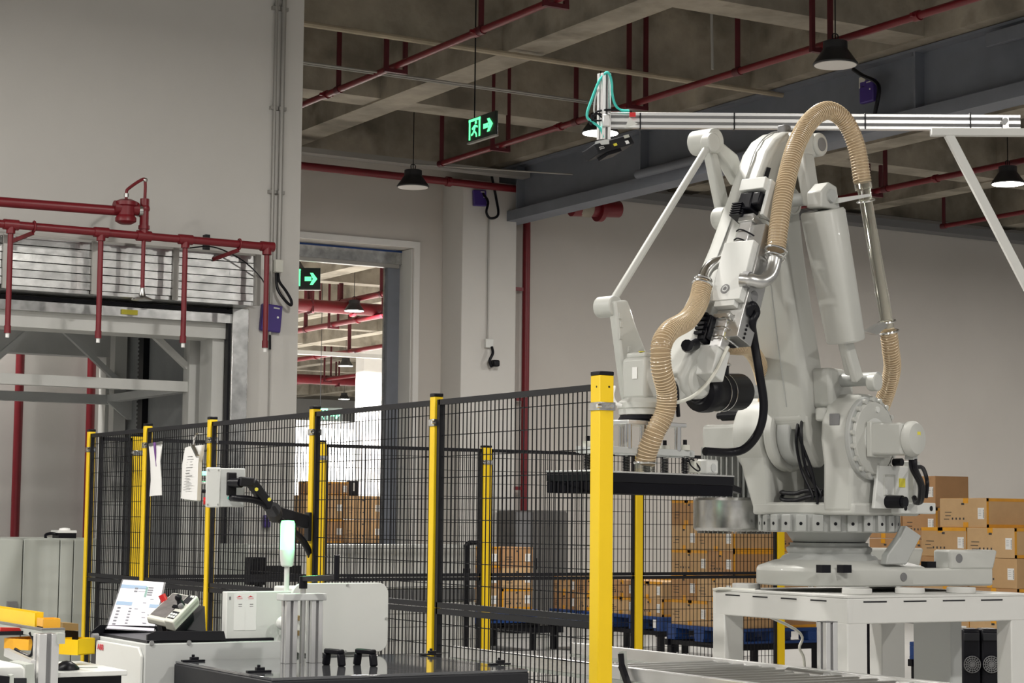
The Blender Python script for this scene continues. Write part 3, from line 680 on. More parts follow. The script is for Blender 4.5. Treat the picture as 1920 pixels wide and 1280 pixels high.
# white box with two labels, signal lamp on top
wy = 8.06
a = onY(425, 1109, wy); b = onY(548, 1240, wy)
t = thing('white_cabinet', V(((a.x+b.x)/2, wy+.02, 0)), 'white equipment box with two narrow paper labels behind the black hood', 'cabinet')
MB().bb((a.x, wy, .02), (b.x+.02, wy+.05, a.z)).build('case', 'white_box', t, bevel=.004)
for x0_, x1_ in ((439, 459), (460, 480)):
    l0, l1 = onY(x0_, 1112, wy-.001), onY(x1_, 1181, wy-.001)
    pg = MB().bb((l0.x+.001, wy-.0015, l1.z), (l1.x, wy, l0.z)).build('label_sheet', 'paper', t)
    mx = (l0.x+l1.x)/2; W = l1.x-l0.x
    m = MB().prism([(mx-W*.3, wy-.002, l0.z-.018), (mx-W*.05, wy-.002, l0.z-.010), (mx+W*.25, wy-.002, l0.z-.018), (mx+W*.05, wy-.002, l0.z-.015)], (0, -.0006, 0))
    m.box((mx, wy-.002, l0.z-.023), (W*.45, .0008, .0016)); m.build('logo', 'logo_red', pg)
    m = MB(); m.box((mx+W*.05, wy-.002, l0.z-.047), (W*.3, .0008, .003)); m.box((mx+W*.05, wy-.002, l0.z-.056), (W*.3, .0008, .002)); m.build('print', 'grey_mid', pg)
a0, a1 = onY(430, 1118, wy-.001), onY(433, 1124, wy-.001)
MB().bb((a0.x, wy-.0015, a1.z), (a1.x, wy, a0.z)).build('sticker', 'grey_mid', t)
ztop = a.z
# rounded white cover plate of the applicator
py_ = 8.02
lo, hi = onY(546, 1226, py_), onY(729, 1092, py_)
t2 = thing('applicator_cover', V(((lo.x+hi.x)/2, py_+.1, .5)), 'white rounded cover plate with corner screws behind the crank column', 'machine')
rad = .05; pts = []
for cx, cz, a_ in ((hi.x-rad, hi.z-rad, 0), (lo.x+rad, hi.z-rad, 90), (lo.x+rad, lo.z+rad, 180), (hi.x-rad, lo.z+rad, 270)):
    for k in range(7):
        an = math.radians(a_+k*15); pts.append((cx+rad*math.cos(an), py_, cz+rad*math.sin(an)))
MB().prism(pts, (0, .02, 0)).build('plate', 'white_box', t2, bevel=.003)
MB().bb((lo.x+.05, py_+.02, .45), (hi.x-.06, py_+.32, hi.z-.02)).build('housing', 'white_box', t2, bevel=.01)
MB().bb((lo.x+.1, py_+.05, 0), (hi.x-.1, py_+.25, .45)).build('leg', 'ctrl_grey', t2)
for px, py in ((651, 1096), (724, 1159), (647, 1221), (558, 1157), (556, 1186)):
    c = onY(px, py, py_); MB().cyl(c, c-Y1*.006, .006, n=10).build('screw', 'steel', t2)
for px, py, r in ((530, 1168, .03), (548, 1180, .022)):
    c = onY(px, py, 8.0); MB().ball(c, r).build('knob', 'white_box', t2)
MB().cyl(onY(557, 1158, py_), onY(557, 1158, py_)-Y1*.03, .012, n=10).cyl(onY(556, 1186, py_), onY(556, 1186, py_)-Y1*.03, .012, n=10).build('fitting', 'brown', t2)
c = onY(537, 1112, wy+.025); c = V((c.x, wy+.025, ztop))
sc = lambda y: onY(537, y, wy+.025).z
t = thing('signal_lamp', c, 'glowing green signal lamp on a slim white pole', 'signal lamp')
MB().cyl(c, V((c.x, c.y, sc(1060))), .0115, n=12).build('pole', 'white_box', t)
zz = sc(1062)
MB().lathe((c.x, c.y, zz), (0, 0, 1), [(.020, 0), (.027, .005), (.033, .055), (.0335, sc(1030)-zz)], 20).build('base', 'white_box', t)
zz = sc(1030); H = sc(976)-zz
MB().lathe((c.x, c.y, zz), (0, 0, 1), [(.032, 0), (.032, H*.9), (.028, H), (.001, H+.002)], 20).build('lens', 'green_on', t)
gl = bpy.data.lights.new('green_glow', 'POINT'); gl.energy = 1.6; gl.color = (.2, 1, .45); gl.shadow_soft_size = .04
go = bpy.data.objects.new('green_glow', gl); COL.objects.link(go); go.parent = t; go.location = (0, -.06, zz-ztop+H*.5)

# ------------------------------------------------------------------ robot controller cabinet
cz = .97
n0 = onZ(272, 1207, cz); CX0, CY0 = n0.x, n0.y; CY1 = CY0+.66; CX1 = CX0+.62
t = thing('robot_controller', ((CX0+CX1)/2, (CY0+CY1)/2, 0), 'white and grey robot controller cabinet with red logo at the bottom left', 'controller cabinet')
MB().bb((CX0, CY0, .05), (CX1, CY1, cz)).build('case', 'ctrl_grey', t, bevel=.004)
dy1 = onX(180, 1230, CX0-.012).y
MB().prism([(CX0-.014, CY0+.012, .1), (CX0-.014, dy1, .1), (CX0-.014, dy1, cz-.015), (CX0-.014, CY0+.05, cz-.015), (CX0-.014, CY0+.012, cz-.05)], (.014, 0, 0)).build('door', 'white_box', t, bevel=.005)
MB().bb((CX0-.005, dy1+.004, .05), (CX0, CY1, cz)).build('switch_panel', 'black', t)
es = onX(171, 1262, CX0-.02)
for dz, mm, r, dyy, l in ((0, 'red_knob', .028, 0, 'red emergency stop'), (.012, 'label_yellow', .012, -.06, 'yellow button'), (-.05, 'label_yellow', .012, -.05, 'yellow button'), (.11, 'red', .014, .02, 'red selector'), (.16, 'grey_mid', .018, -.03, None)):
    MB().cyl((CX0-.004, es.y+dyy, es.z+dz), (CX0-.03, es.y+dyy, es.z+dz), r, n=16).build('switch', mm, t, label=l)
MB().bb((CX0-.016, CY0+.0, .60), (CX0-.002, CY0+.03, .76)).build('latch', 'black', t, bevel=.003)
for px, py in ((284, 1205), (354, 1204)):
    c = onY(px, py, CY0); MB().cyl(c, c-Y1*.006, .010, n=12).build('screw', 'steel', t)
# the ABB lettering
tc_ = bpy.data.curves.new('logo_text', 'FONT'); tc_.body = 'ABB'; tc_.size = .036; tc_.extrude = .0008; tc_.align_x = 'CENTER'; tc_.align_y = 'CENTER'
to = bpy.data.objects.new('logo_text', tc_); COL.objects.link(to); dg = bpy.context.evaluated_depsgraph_get()
me = bpy.data.meshes.new_from_object(to.evaluated_get(dg)); bpy.data.objects.remove(to)
lp = onX(188, 1213, CX0-.0165)
me.transform(Matrix(((0, 0, -1, lp.x-.0), (-1.25, 0, 0, lp.y), (0, 1, 0, lp.z), (0, 0, 0, 1))) ); me.transform(Matrix.Translation(-V(t['_o']))); me.materials.append(M['logo_red'])
lo_ = bpy.data.objects.new('logo', me); COL.objects.link(lo_); lo_.parent = t
# bent shelf brackets
MB().prism([onY(170, 1196, CY1-.05), onY(172, 1184, CY1-.05), onY(188, 1171, CY1-.05), onY(307, 1174, CY1-.05), onY(307, 1196, CY1-.05)], (0, .012, 0)).build('shelf_bracket', 'black', t)
MB().prism([onY(276, 1200, CY0+.02), onY(276, 1190, CY0+.02), onY(292, 1183, CY0+.02), onY(420, 1183, CY0+.02), onY(424, 1200, CY0+.02)], (0, .012, 0)).build('shelf_bracket', 'frame_grey', t)
MB().bb((CX0+.02, CY0+.03, cz), (CX1-.02, CY1-.04, cz+.012)).build('shelf', 'black', t)
# monitor
A, B_, D_ = atd(231, 1087, 9.15), atd(307, 1092, 9.25), atd(200, 1178, 8.85)
C_ = D_+(B_-A)*1.12
nn = (B_-A).cross(D_-A).normalized()
if nn.dot(FW) > 0: nn = -nn
t = thing('monitor', (C_+D_)/2, 'tilted monitor showing a pale operator screen with blue headings', 'monitor')
ex = (B_-A).normalized()*.006; ey = (A-D_).normalized()*.006
MB().prism([A-ex+ey, B_+ex*1.6+ey*.5, C_+ex*1.6-ey, D_-ex-ey], -nn*.03).build('housing', 'black', t)
MB().prism([A, B_, C_, D_], nn*.002).build('screen', 'screen', t)
def scr(u, v2): return (A.lerp(B_, u)).lerp(D_.lerp(C_, u), v2) + nn*.0024
def srect(u0, v0, u1, v1): return [scr(u0, v0), scr(u1, v0), scr(u1, v1), scr(u0, v1)]
m = MB()
for r in ((.0, .10, .62, .17), (.02, .45, .38, .52), (.78, .47, 1.0, .54)): MB().prism(srect(*r), nn*.0006).build('heading', 'screen_blue', t)
m = MB(); rr_ = random.Random(5)
for k in range(4): m.prism(srect(.66, .12+k*.05, .78, .145+k*.05), nn*.0008)
for k in range(2): m.prism(srect(.34, .15+k*.06, .42, .18+k*.06), nn*.0008); m.prism(srect(.44, .16+k*.06, .62, .165+k*.06), nn*.0008)
for k in range(6): m.prism(srect(.08, .57+k*.065, .15, .595+k*.065), nn*.0008); m.prism(srect(.34, .57+k*.06, .40, .59+k*.06), nn*.0008)
for k in range(8): u = rr_.uniform(.45, .8); v_ = rr_.uniform(.3, .9); m.prism(srect(u, v_, u+.08, v_+.008), nn*.0008)
m.build('entries', 'screen_dark', t, kind='stuff')
m = MB(); m.prism(srect(.60, .12, .655, .33), nn*.0007); m.build('status_bar', 'screen_green', t)
MB().bar((C_+D_)/2+(A-D_)*.3-nn*.04, (C_+D_)/2-nn*.16-Z1*.02, .08, .02).build('stand', 'black', t)
# teach pendant in its cradle
P1, P2, P3, P4 = atd(325, 1109, 8.78), atd(373, 1118, 8.70), atd(326, 1168, 8.52), atd(274, 1156, 8.60)
nn = (P2-P1).cross(P4-P1).normalized()
if nn.dot(FW) > 0: nn = -nn
t = thing('teach_pendant', atd(335, 1190, 8.6), 'grey and black teach pendant with joystick propped on the controller', 'teach pendant')
def pp(u, v2, h=0): return P1.lerp(P2, u).lerp(P4.lerp(P3, u), v2)+nn*h
def slab(u0, v0, u1, v1, h0, h1): return MB().prism([pp(u0, v0, h0), pp(u1, v0, h0), pp(u1, v1, h0), pp(u0, v1, h0)], nn*(h1-h0))
slab(-.02, 0, 1.0, 1.0, -.035, 0).build('body', 'cream', t, bevel=.010, seg=3)
slab(.05, .06, .60, .90, 0, .0015).build('display', 'pend_scr', t)
slab(.66, .03, 1.0, 1.02, -.04, .008).build('keypad_side', 'cream', t, bevel=.006)
slab(.70, .07, .93, .36, .008, .010).build('keypad', 'char', t)
slab(.70, .68, .93, .93, .008, .010).build('keypad', 'char', t)
m = MB()
for uu in (.72, .80, .88):
    for vv in (.76, .85): m.add(slab(uu, vv, uu+.055, vv+.06, .010, .013).v, [[0, 1, 2, 3], [4, 5, 6, 7], [0, 1, 5, 4], [1, 2, 6, 5], [2, 3, 7, 6], [3, 0, 4, 7]])
for uu in (.82, .89): m.add(slab(uu, .10, uu+.05, .15, .010, .013).v, [[0, 1, 2, 3], [4, 5, 6, 7], [0, 1, 5, 4], [1, 2, 6, 5], [2, 3, 7, 6], [3, 0, 4, 7]])
m.build('keys', 'paper', t)
MB().cyl(pp(.78, .46, .008), pp(.72, .44, .04), .018, .010, n=14).ball(pp(.72, .44, .045), .016).build('joystick', 'black', t)
MB().ball(pp(.84, .52, .016), .013).build('jog_knob', 'grey_mid', t)
slab(.55, .50, .80, .58, .008, .014).build('stylus', 'black', t)
MB().cyl(pp(.0, .33, -.01), pp(-.10, .30, .02), .016, n=14).build('emergency_stop', 'red_knob', t)
MB().prism([pp(1.0, .25, -.03), pp(1.02, 1.0, -.03), pp(.98, 1.02, -.09), pp(.96, .6, -.13), pp(.98, .3, -.09)], (P4-P3).normalized()*.06).build('hand_grip', 'black', t, bevel=.01)
MB().prism([atd(306, 1188, 8.62), atd(303, 1172, 8.62), atd(336, 1178, 8.62), atd(384, 1136, 8.75), atd(386, 1184, 8.62)], (0, .06, 0)).build('cradle', 'frame_grey', t)

# ------------------------------------------------------------------ work bench at the lower left
D = 7.6
def q(x, y, dd=0): return atd(x, y, D+dd)
def slabpix(pix, dd, vec, name, m, parent=None, bevel=0): return MB().prism([q(x, y, dd) for x, y in pix], vec).build(name, m, parent, bevel=bevel)
bs = thing('bench_shelf', q(60, 1280), 'aluminium bench shelf on a slotted aluminium post at the lower left', 'bench')
zs = q(100, 1180).z
s1 = onZ(75, 1177, zs)
MB().bb((s1.x, s1.y-.03, zs-.035), (s1.x+.09, s1.y+1.6, zs-.002)).build('shelf', 'cab_grey', bs)
MB().bb((s1.x-.003, s1.y-.032, zs-.006), (s1.x+.09, s1.y+1.6, zs)).build('edge_strip', 'grey_mid', bs)
pc = q(87, 1187); profile(V((pc.x, pc.y, 0)), V((pc.x, pc.y, pc.z)), .078, 'post', bs)
MB().box(q(111, 1196), (.03, .05, .04)).build('joint_block', 'cab_grey', bs)
MB().bar(q(12, 1222, .1), q(62, 1245, -.1), .02, .03).build('brace', 'alu', bs)
def bin_(a, b, h, dep, label, m='yellow'):
    # open picking bin from a to b (front bottom edge): floor, back, lower front, two sides
    a, b = V(a), V(b); b.z = a.z
    t = thing('storage_bin', (a+b)/2, label, 'storage bin', 'yellow bins')
    ux = (b-a); w_ = ux.length; ux.normalize(); uy = Z1.cross(ux); th = .004
    MB().box(a+ux*w_/2+uy*dep/2+Z1*th/2, (w_, dep, th), (ux, uy, Z1)).build('floor_panel', m, t)
    MB().box(a+ux*w_/2+uy*dep+Z1*h/2, (w_, th, h), (ux, uy, Z1)).build('back', m, t)
    MB().box(a+ux*w_/2+Z1*h*.47, (w_, th, h*.94), (ux, uy, Z1)).build('front', m, t)
    for o_ in (0, w_-th): MB().prism([a+ux*o_, a+ux*o_+uy*dep, a+ux*o_+uy*dep+Z1*h, a+ux*o_+uy*dep*.2+Z1*h, a+ux*o_+Z1*h*.94], ux*th).build('side', m, t)
    return t
sx_ = s1.x+.012
bin_(V((sx_, onX(-60, 1158, sx_).y, zs)), V((sx_, s1.y+.10, zs)), .056, .03, 'long yellow bin standing on the bench shelf at the left edge')
bin_(V((sx_+.0, s1.y+.0, zs)), V((sx_+.068, s1.y+.0, zs)), .036, .08, 'small orange-yellow bin on the shelf end next to the long one', 'amber')
bin_(q(8, 1216, .30), q(54, 1218, .22), .045, .12, 'open amber bin under the bench shelf', 'amber')
bin_(q(109, 1226, .45), q(146, 1231, .40), .065, .10, 'yellow bin hanging right of the aluminium post beside the fence post')
t = thing('hand_tool', q(20, 1190, .3), 'red and black hand tool lying under the bench shelf', 'tool')
slabpix([(0, 1184), (2, 1176), (37, 1177), (41, 1184)], .3, V((0, .03, 0)), 'handle', 'red_bright', t)
slabpix([(-6, 1191), (-6, 1184), (58, 1182), (58, 1190)], .28, V((0, .03, 0)), 'bar', 'black', t)
tag(MB().tube([q(56, 1186, .2), q(63, 1200, .18), q(62, 1215, .16), q(57, 1229, .15), q(42, 1224, .2), q(28, 1216, .22)], .006, 8, 5).build('bench_cable', 'black'), 'black cable looping down below the bench shelf', 'cable')
t = thing('parts_box', q(132, 1181, .5), 'brown parts box with a black bracket next to the leftmost yellow post', 'box')
slabpix([(118, 1181), (118, 1167), (147, 1169), (147, 1182)], .5, V((0, .1, 0)), 'box', 'brown', t)
slabpix([(119, 1199), (119, 1182), (147, 1183), (147, 1199)], .52, V((0, .08, 0)), 'bracket', 'black', t)
tw = thing('work_table', q(130, 1280), 'white topped dark work table under the computer mouse', 'table')
zt2 = q(130, 1258, .1).z; o0 = onZ(104, 1258, zt2)
MB().bb((o0.x-.5, o0.y-.06, zt2-.02), (o0.x+.27, o0.y+.5, zt2)).build('top', 'white_box', tw, bevel=.003)
MB().bb((o0.x-.48, o0.y-.02, 0), (o0.x+.26, o0.y+.48, zt2-.02)).build('body', 'frame_grey', tw)
c = onZ(125, 1256, zt2); t = thing('computer_mouse', c, 'black computer mouse on the white table', 'mouse')
rings = []
for k in range(7):
    f = k/6; ww = .032*math.sin(math.pi*(.12+.76*f))+.004; hh = .036*math.sin(math.pi*(.1+.8*f))
    o = c + X1*(.075*(f-.5)*2*.62) ; rings.append([o + Y1*(ww*math.cos(a_*math.pi/7)) + Z1*(max(0, hh*math.sin(a_*math.pi/7))+.002) for a_ in range(8)])
MB().loft(rings).build('shell', 'black', t)
MB().tube([c+X1*.045+Z1*.01, c+X1*.08+Z1*.008, c+X1*.13+Y1*.02+Z1*.006], .003, 6, 4).build('cord', 'cab_grey', t)
t = thing('label_printer', q(20, 1282, -.5), 'pale printer housing cut off at the lower left corner', 'printer')
slabpix([(-40, 1262), (-40, 1248), (40, 1246), (49, 1252), (49, 1290), (-40, 1290)], -.5, V((0, .3, 0)), 'case', 'white_box', t, bevel=.01)
slabpix([(-40, 1290), (-40, 1262), (20, 1268), (20, 1290)], -.53, V((0, .02, 0)), 'slot', 'black', t)
slabpix([(19, 1290), (20, 1266), (26, 1264), (26, 1290)], -.54, V((0, .04, 0)), 'side_strip', 'cab_grey', t)  # plain grey strip beside the slot
slabpix([(28, 1290), (28, 1271), (50, 1271), (50, 1290)], -.54, V((0, .02, 0)), 'key_panel', 'char', t)
slabpix([(46, 1290), (48, 1246), (64, 1244), (66, 1290)], -.45, V((0, .2, 0)), 'side_panel', 'cab_grey', t)

# grey machine cabinet behind the fence at the left
cy = 14.9
a, b = onY(-40, 1008, cy), onY(190, 1012, cy)
t = thing('machine_cabinet', V(((a.x+b.x)/2, cy+.4, 0)), 'tall grey-green machine cabinet with door seams at the left edge', 'cabinet')
xs = [a.x] + [onY(p, 1050, cy).x for p in (43, 112, 138)] + [b.x]
MB().bb((a.x, cy+.03, 0), (b.x, cy+.8, a.z)).build('case', 'cab_grey', t)
for x0_, x1_ in zip(xs[:-1], xs[1:]): MB().bb((x0_+.004, cy, .08), (x1_-.004, cy+.03, a.z-.01)).build('door', 'cab_grey', t, bevel=.004)
c = onY(22, 1136, cy-.02); MB().box(c, (.07, .05, .07)).build('lock', 'grey_mid', t); MB().box(c-Z1*.055, (.02, .04, .04)).build('lock_key', 'black', t)
c0 = onY(120, 1010, cy+.1); t = thing('level_sensor', V((c0.x, c0.y, a.z)), 'white topped sensor with black cable on the grey cabinet', 'sensor')
MB().bb((c0.x-.06, cy+.05, a.z), (c0.x+.08, cy+.2, a.z+.04)).build('base', 'black', t)
MB().bb((c0.x-.07, cy+.04, a.z+.04), (c0.x+.08, cy+.21, a.z+.06)).build('cover', 'white_box', t); MB().lathe((c0.x+.01, cy+.12, a.z+.06), Z1, [(.045, 0), (.04, .015), (.001, .02)], 14).build('dome', 'paper', t)
MB().tube([(c0.x-.06, cy+.1, a.z+.03), (c0.x-.10, cy+.1, a.z+.035), (c0.x-.15, cy+.08, a.z+.025), (c0.x-.16, cy+.05, a.z+.0)], .012, 8, 4).build('cable', 'black', t)
# ================================================================== palletising robot on its table
TX0, TX1, TY0, TY1, TZ = 6.40, 7.66, 7.555, 8.66, 1.15
tb = thing('robot_table', (7.03, 8.1, 0), 'white welded steel table with slotted rim carrying the robot', 'table')
MB().bb((TX0, TY0, TZ-.012), (TX1, TY1, TZ)).build('top', 'white_paint', tb, bevel=.002)
def apron(p, q, name='apron'):
    MB().bar(V((p[0], p[1], TZ-.075)), V((q[0], q[1], TZ-.075)), .035, .126).build(name, 'white_paint', tb, bevel=.006)
apron((TX0+.018, TY0), (TX0+.018, TY1)); apron((TX0, TY0+.018), (TX1, TY0+.018)); apron((TX1-.018, TY0), (TX1-.018, TY1)); apron((TX0, TY1-.018), (TX1, TY1-.018))
for x in (TX0+.063, TX1-.085):
    for y in (TY0+.055, TY1-.055): MB().bb((x-(.063 if x < 7 else .085), y-.053, 0), (x+(.063 if x < 7 else .085), y+.053, TZ-.13)).build('leg', 'white_paint', tb, bevel=.006)
MB().bb((7.44, 7.95, 0), (7.52, 8.24, TZ-.02)).build('column', 'ctrl_grey', tb, bevel=.004)
m = MB()
for k in range(4):
    y = TY0+.16+k*.235; m.bb((TX0-.0008, y, TZ-.034), (TX0+.001, y+.125, TZ-.027))
    x = TX0+.10+k*.26; m.bb((x, TY0-.0008, TZ-.034), (x+.15, TY0+.001, TZ-.027))
m.build('slots', 'frame_grey', tb)
for x, y in ((6.52, 8.52), (6.60, 7.72), (7.30, 7.72), (7.45, 8.5), (6.95, 7.72)):
    MB().cyl((x, y, TZ), (x, y, TZ+.03), .075, n=20).build('pad', 'white_paint', tb, bevel=.004)

RC = V((6.83, 8.21, 0)); PHI = math.radians(43)
_ru, _fu = V((math.cos(YAW), -math.sin(YAW), 0)), V((math.sin(YAW), math.cos(YAW), 0))
dv = -_ru*math.sin(PHI)-_fu*math.cos(PHI); av = _ru*math.cos(PHI)-_fu*math.sin(PHI)
def RP(r, s, z): return RC+dv*r+av*s+Z1*z
def rs(px, py, s): return pl(px, py, RC+av*s, av)
def rprism(pts, s0, s1): return MB().prism([RP(r, s0, z) for r, z in pts], av*(s1-s0))
def rcyl(r, z, s0, s1, R, R2=None, n=32): return MB().cyl(RP(r, s0, z), RP(r, s1, z), R, R2, n)
rb = thing('palletizing_robot', (RC.x, RC.y, TZ+.03), 'large off-white palletising robot arm with tan vacuum hoses', 'robot')
BZ = TZ+.03
# --- fixed base
pts = [(7.20, 7.855), (6.98, 7.845), (6.78, 7.86), (6.64, 7.895), (6.54, 7.96), (6.475, 8.06), (6.455, 8.21), (6.475, 8.36), (6.54, 8.46), (6.64, 8.53), (6.78, 8.56), (6.98, 8.57), (7.20, 8.565)]
def ringat(z, f): return [(RC.x+(x-RC.x)*f, RC.y+(y-RC.y)*f, z) for x, y in pts]
MB().loft([ringat(BZ, .985), ringat(BZ+.008, 1.0), ringat(BZ+.085, 1.0), ringat(BZ+.10, .965), ringat(BZ+.13, .74), ringat(BZ+.135, .6)], smooth=False).build('base_casting', 'robot', rb, bevel=.010)
blk = MB().prism([(7.05, 7.85, BZ), (7.655, 7.85, BZ), (7.655, 8.57, BZ), (7.05, 8.57, BZ)], (0, 0, .095))
blk.build('base_tail', 'robot', rb, bevel=.012)
MB().prism([(7.345, 7.848, BZ+.085), (7.657, 7.848, BZ+.085), (7.69, 7.848, BZ+.19), (7.345, 7.848, BZ+.19)], (0, .13, 0)).build('base_cheek', 'robot', rb, bevel=.014)
MB().prism([(7.08, 8.42, BZ+.085), (7.657, 8.42, BZ+.085), (7.69, 8.42, BZ+.19), (7.08, 8.42, BZ+.19)], (0, .13, 0)).build('base_cheek', 'robot', rb, bevel=.014)
MB().cyl((7.41, 7.847, BZ+.145), (7.41, 7.855, BZ+.145), .024, n=18).build('hole', 'grey_mid', rb)
MB().cyl((7.02, 7.842, BZ+.05), (7.02, 7.855, BZ+.05), .022, n=16).build('plug', 'grey_mid', rb)
for px, py in ((1544, 1066), (1583, 1066)):
    c = onY(px, py, RC.y-.34); MB().box(c, (.055, .05, .04)).build('bolt_cover', 'black', rb)
MB().box((7.27, 7.93, BZ+.11), (.06, .05, .035)).build('bolt_cover', 'black', rb)
# --- neck and turntable ring
zr = lambda py: onY(1555, py, RC.y).z
MB().lathe((RC.x, RC.y, 0), Z1, [(.275, BZ+.115), (.245, BZ+.15), (.215, 1.345), (.225, 1.36), (.225, 1.375), (.205, 1.385), (.205, 1.40)], 40).build('neck', 'robot_grey', rb)
MB().cyl((RC.x, RC.y, 1.40), (RC.x, RC.y, 1.406), .19, n=36).build('seal', 'black', rb)
MB().lathe((RC.x, RC.y, 0), Z1, [(.19, 1.405), (.195, 1.41), (.225, 1.455), (.225, 1.46)], 40).build('swivel', 'robot_grey', rb)
MB().lathe((RC.x, RC.y, 0), Z1, [(.20, 1.455), (.345, 1.455), (.35, 1.46), (.35, 1.55), (.2, 1.56)], 48).build('turntable_ring', 'robot_grey', rb)
mesh_l = None
for k in range(26):
    an = 2*math.pi*k/26; e = V((math.cos(an), math.sin(an), 0)); tt = V((-e.y, e.x, 0))
    MB().box(RC+e*.356+Z1*1.503, (.03, .055, .086), (e, tt, Z1)).build('ring_lug', 'robot_grey', rb, bevel=.004)
m = MB()
for k in range(26):
    an = 2*math.pi*k/26; e = V((math.cos(an), math.sin(an), 0)); m.cyl(RC+e*.370+Z1*1.50, RC+e*.3725+Z1*1.50, .009, n=8)
m.build('ring_holes', 'black', rb, kind='stuff')
bp = [(1700, 985), (1728, 1004), (1700, 1058), (1662, 1058), (1665, 1040), (1690, 1005)]
MB().prism([onY(x, y, RC.y-.37) for x, y in bp], (0, .05, 0)).build('stop_bracket', 'robot_grey', rb, bevel=.006)
# --- rotating frame with two cheeks
fr = rprism([(.33, 1.545), (-.30, 1.545), (-.30, 1.61), (.33, 1.61)], -.26, .37).build('frame_base', 'robot', rb, bevel=.014)
prof = [(.335, 1.56), (.33, 1.80), (.355, 1.93), (.345, 2.03), (.30, 2.11), (.22, 2.165), (.13, 2.165), (.04, 2.11), (-.02, 2.0), (-.06, 1.8), (-.16, 1.56)]
rprism(prof, .185, .36).build('cheek', 'robot', rb, bevel=.02, seg=3)
def rect(z, r0, r1, s0, s1): return [RP(r0, s0, z), RP(r1, s0, z), RP(r1, s1, z), RP(r0, s1, z)]
MB().loft([rect(1.56, -.2, .33, -.255, -.15), rect(1.75, -.15, .325, -.325, -.16), rect(1.90, -.08, .34, -.355, -.17), rect(2.02, -.02, .345, -.36, -.18), rect(2.12, .06, .30, -.355, -.19), rect(2.18, .12, .22, -.34, -.20)], smooth=False).build('cheek', 'robot', rb, bevel=.02, seg=3)
rprism([(.0, 1.60), (-.02, 1.60), (-.02, 1.86), (.0, 1.86)], -.22, .0).build('rear_panel', 'grey_mid', rb)
for k in range(3): rprism([(-.02, 1.60), (-.04, 1.60), (-.04, 1.86), (-.02, 1.86)], .005+k*.02, .015+k*.02).build('rear_slat', 'robot_grey', rb)
MB().box(onX(1571, 790, 0) if False else RP(.347, .27, 2.03), (.008, .06, .06), (dv, av, Z1)).build('lift_hole', 'grey_mid', rb, bevel=.003)
# right hub, reducer flange, motor
hr, hz = .176, 1.94
rcyl(hr, hz, .355, .385, .215, n=40).build('hub', 'robot_grey', rb, bevel=.006)
rcyl(hr, hz, .385, .402, .190, .182, n=40).build('reducer_flange', 'robot', rb, bevel=.004)
for k in range(18):
    an = 2*math.pi*(k+.3)/18; r_, z_ = hr+.198*math.cos(an), hz+.198*math.sin(an)
    rcyl(r_, z_, .384, .402, .013, n=10).build('hub_bolt', 'robot', rb)
rcyl(hr, hz, .40, .405, .10, n=28).build('motor_seat', 'white_box', rb)
rcyl(hr-.02, hz+.145, .40, .408, .016, n=14).build('oil_plug', 'white_box', rb)
h = .080
mt = MB().box(RP(hr, .505, hz-.01), (.2, 2*h, 2*h), (av, dv, Z1)).build('axis_motor', 'robot', rb, bevel=.012)
MB().box(RP(hr, .42, hz-.01), (.03, 2*h+.02, 2*h+.02), (av, dv, Z1)).build('motor_flange', 'robot', mt, bevel=.006)
MB().lathe(RP(hr, .60, hz-.01), av, [(.08, 0), (.09, .008), (.09, .03), (.078, .05), (.04, .058), (.001, .06)], 24).build('motor_cap', 'robot', mt)
MB().box(RP(hr+.0, .658, hz), (.002, .03, .05), (av, dv, Z1)).build('label_sheet', 'label_yellow', mt)
MB().box(RP(hr-.02, .60, hz-.10), (.05, .04, .03), (av, dv, Z1)).build('connector', 'robot_grey', mt)
# control plate with connectors, cables (right side of the frame)
cpz = 1.545
MB().prism([RP(.20, .39, 1.58), RP(-.18, .39, 1.58), RP(-.18, .39, 1.80), RP(.16, .39, 1.80)], av*.02).build('connector_plate', 'white_box', rb, bevel=.004)
MB().box(RP(-.16, .41, 1.70), (.07, .06, .26), (dv, av, Z1)).build('junction_box', 'robot', rb, bevel=.006)
cc = RP(.06, .41, 1.70); m = MB()
m.tube([cc+dv*.05+Z1*.05, cc-dv*.05+Z1*.05, cc-dv*.05-Z1*.05, cc+dv*.05-Z1*.05, cc+dv*.05+Z1*.05], .006, 6, 1).build('handle_frame', 'robot', rb)
MB().box(RP(-.06, .412, 1.715), (.055, .004, .045), (dv, av, Z1)).build('label_sheet', 'label_yellow', rb)
MB().cyl(RP(.08, .41, 1.615), RP(.08, .50, 1.615), .033, n=16).cyl(RP(.08, .50, 1.615), RP(.08, .52, 1.615), .027, n=16).build('plug', 'black', rb)
MB().cyl(RP(.0, .40, 1.82), RP(.0, .45, 1.82), .02, n=14).build('plug', 'black', rb)
MB().box(RP(-.14, .43, 1.585), (.36, .05, .058), (dv, av, Z1)).build('tow_bar', 'white_box', rb, bevel=.006)
for k in (-.02, -.27): rcyl(k, 1.585, .45, .458, .014, n=12).build('hole', 'black', rb)
for o in (0, .018):
    MB().tube([RP(hr-.02, .60+o, hz-.11), RP(hr-.03, .60+o, 1.78), RP(.04-o, .58, 1.70), RP(-.05-o, .52, 1.625), RP(-.10, .47, 1.615), RP(-.13, .44, 1.64)], .014, 8, 6).build('cable', 'black', rb)
MB().tube([RP(-.16, .44, 1.80), RP(-.12, .50, 1.79), RP(-.06, .56, 1.72), RP(-.08, .54, 1.64)], .011, 8, 6).build('cable', 'black', rb)
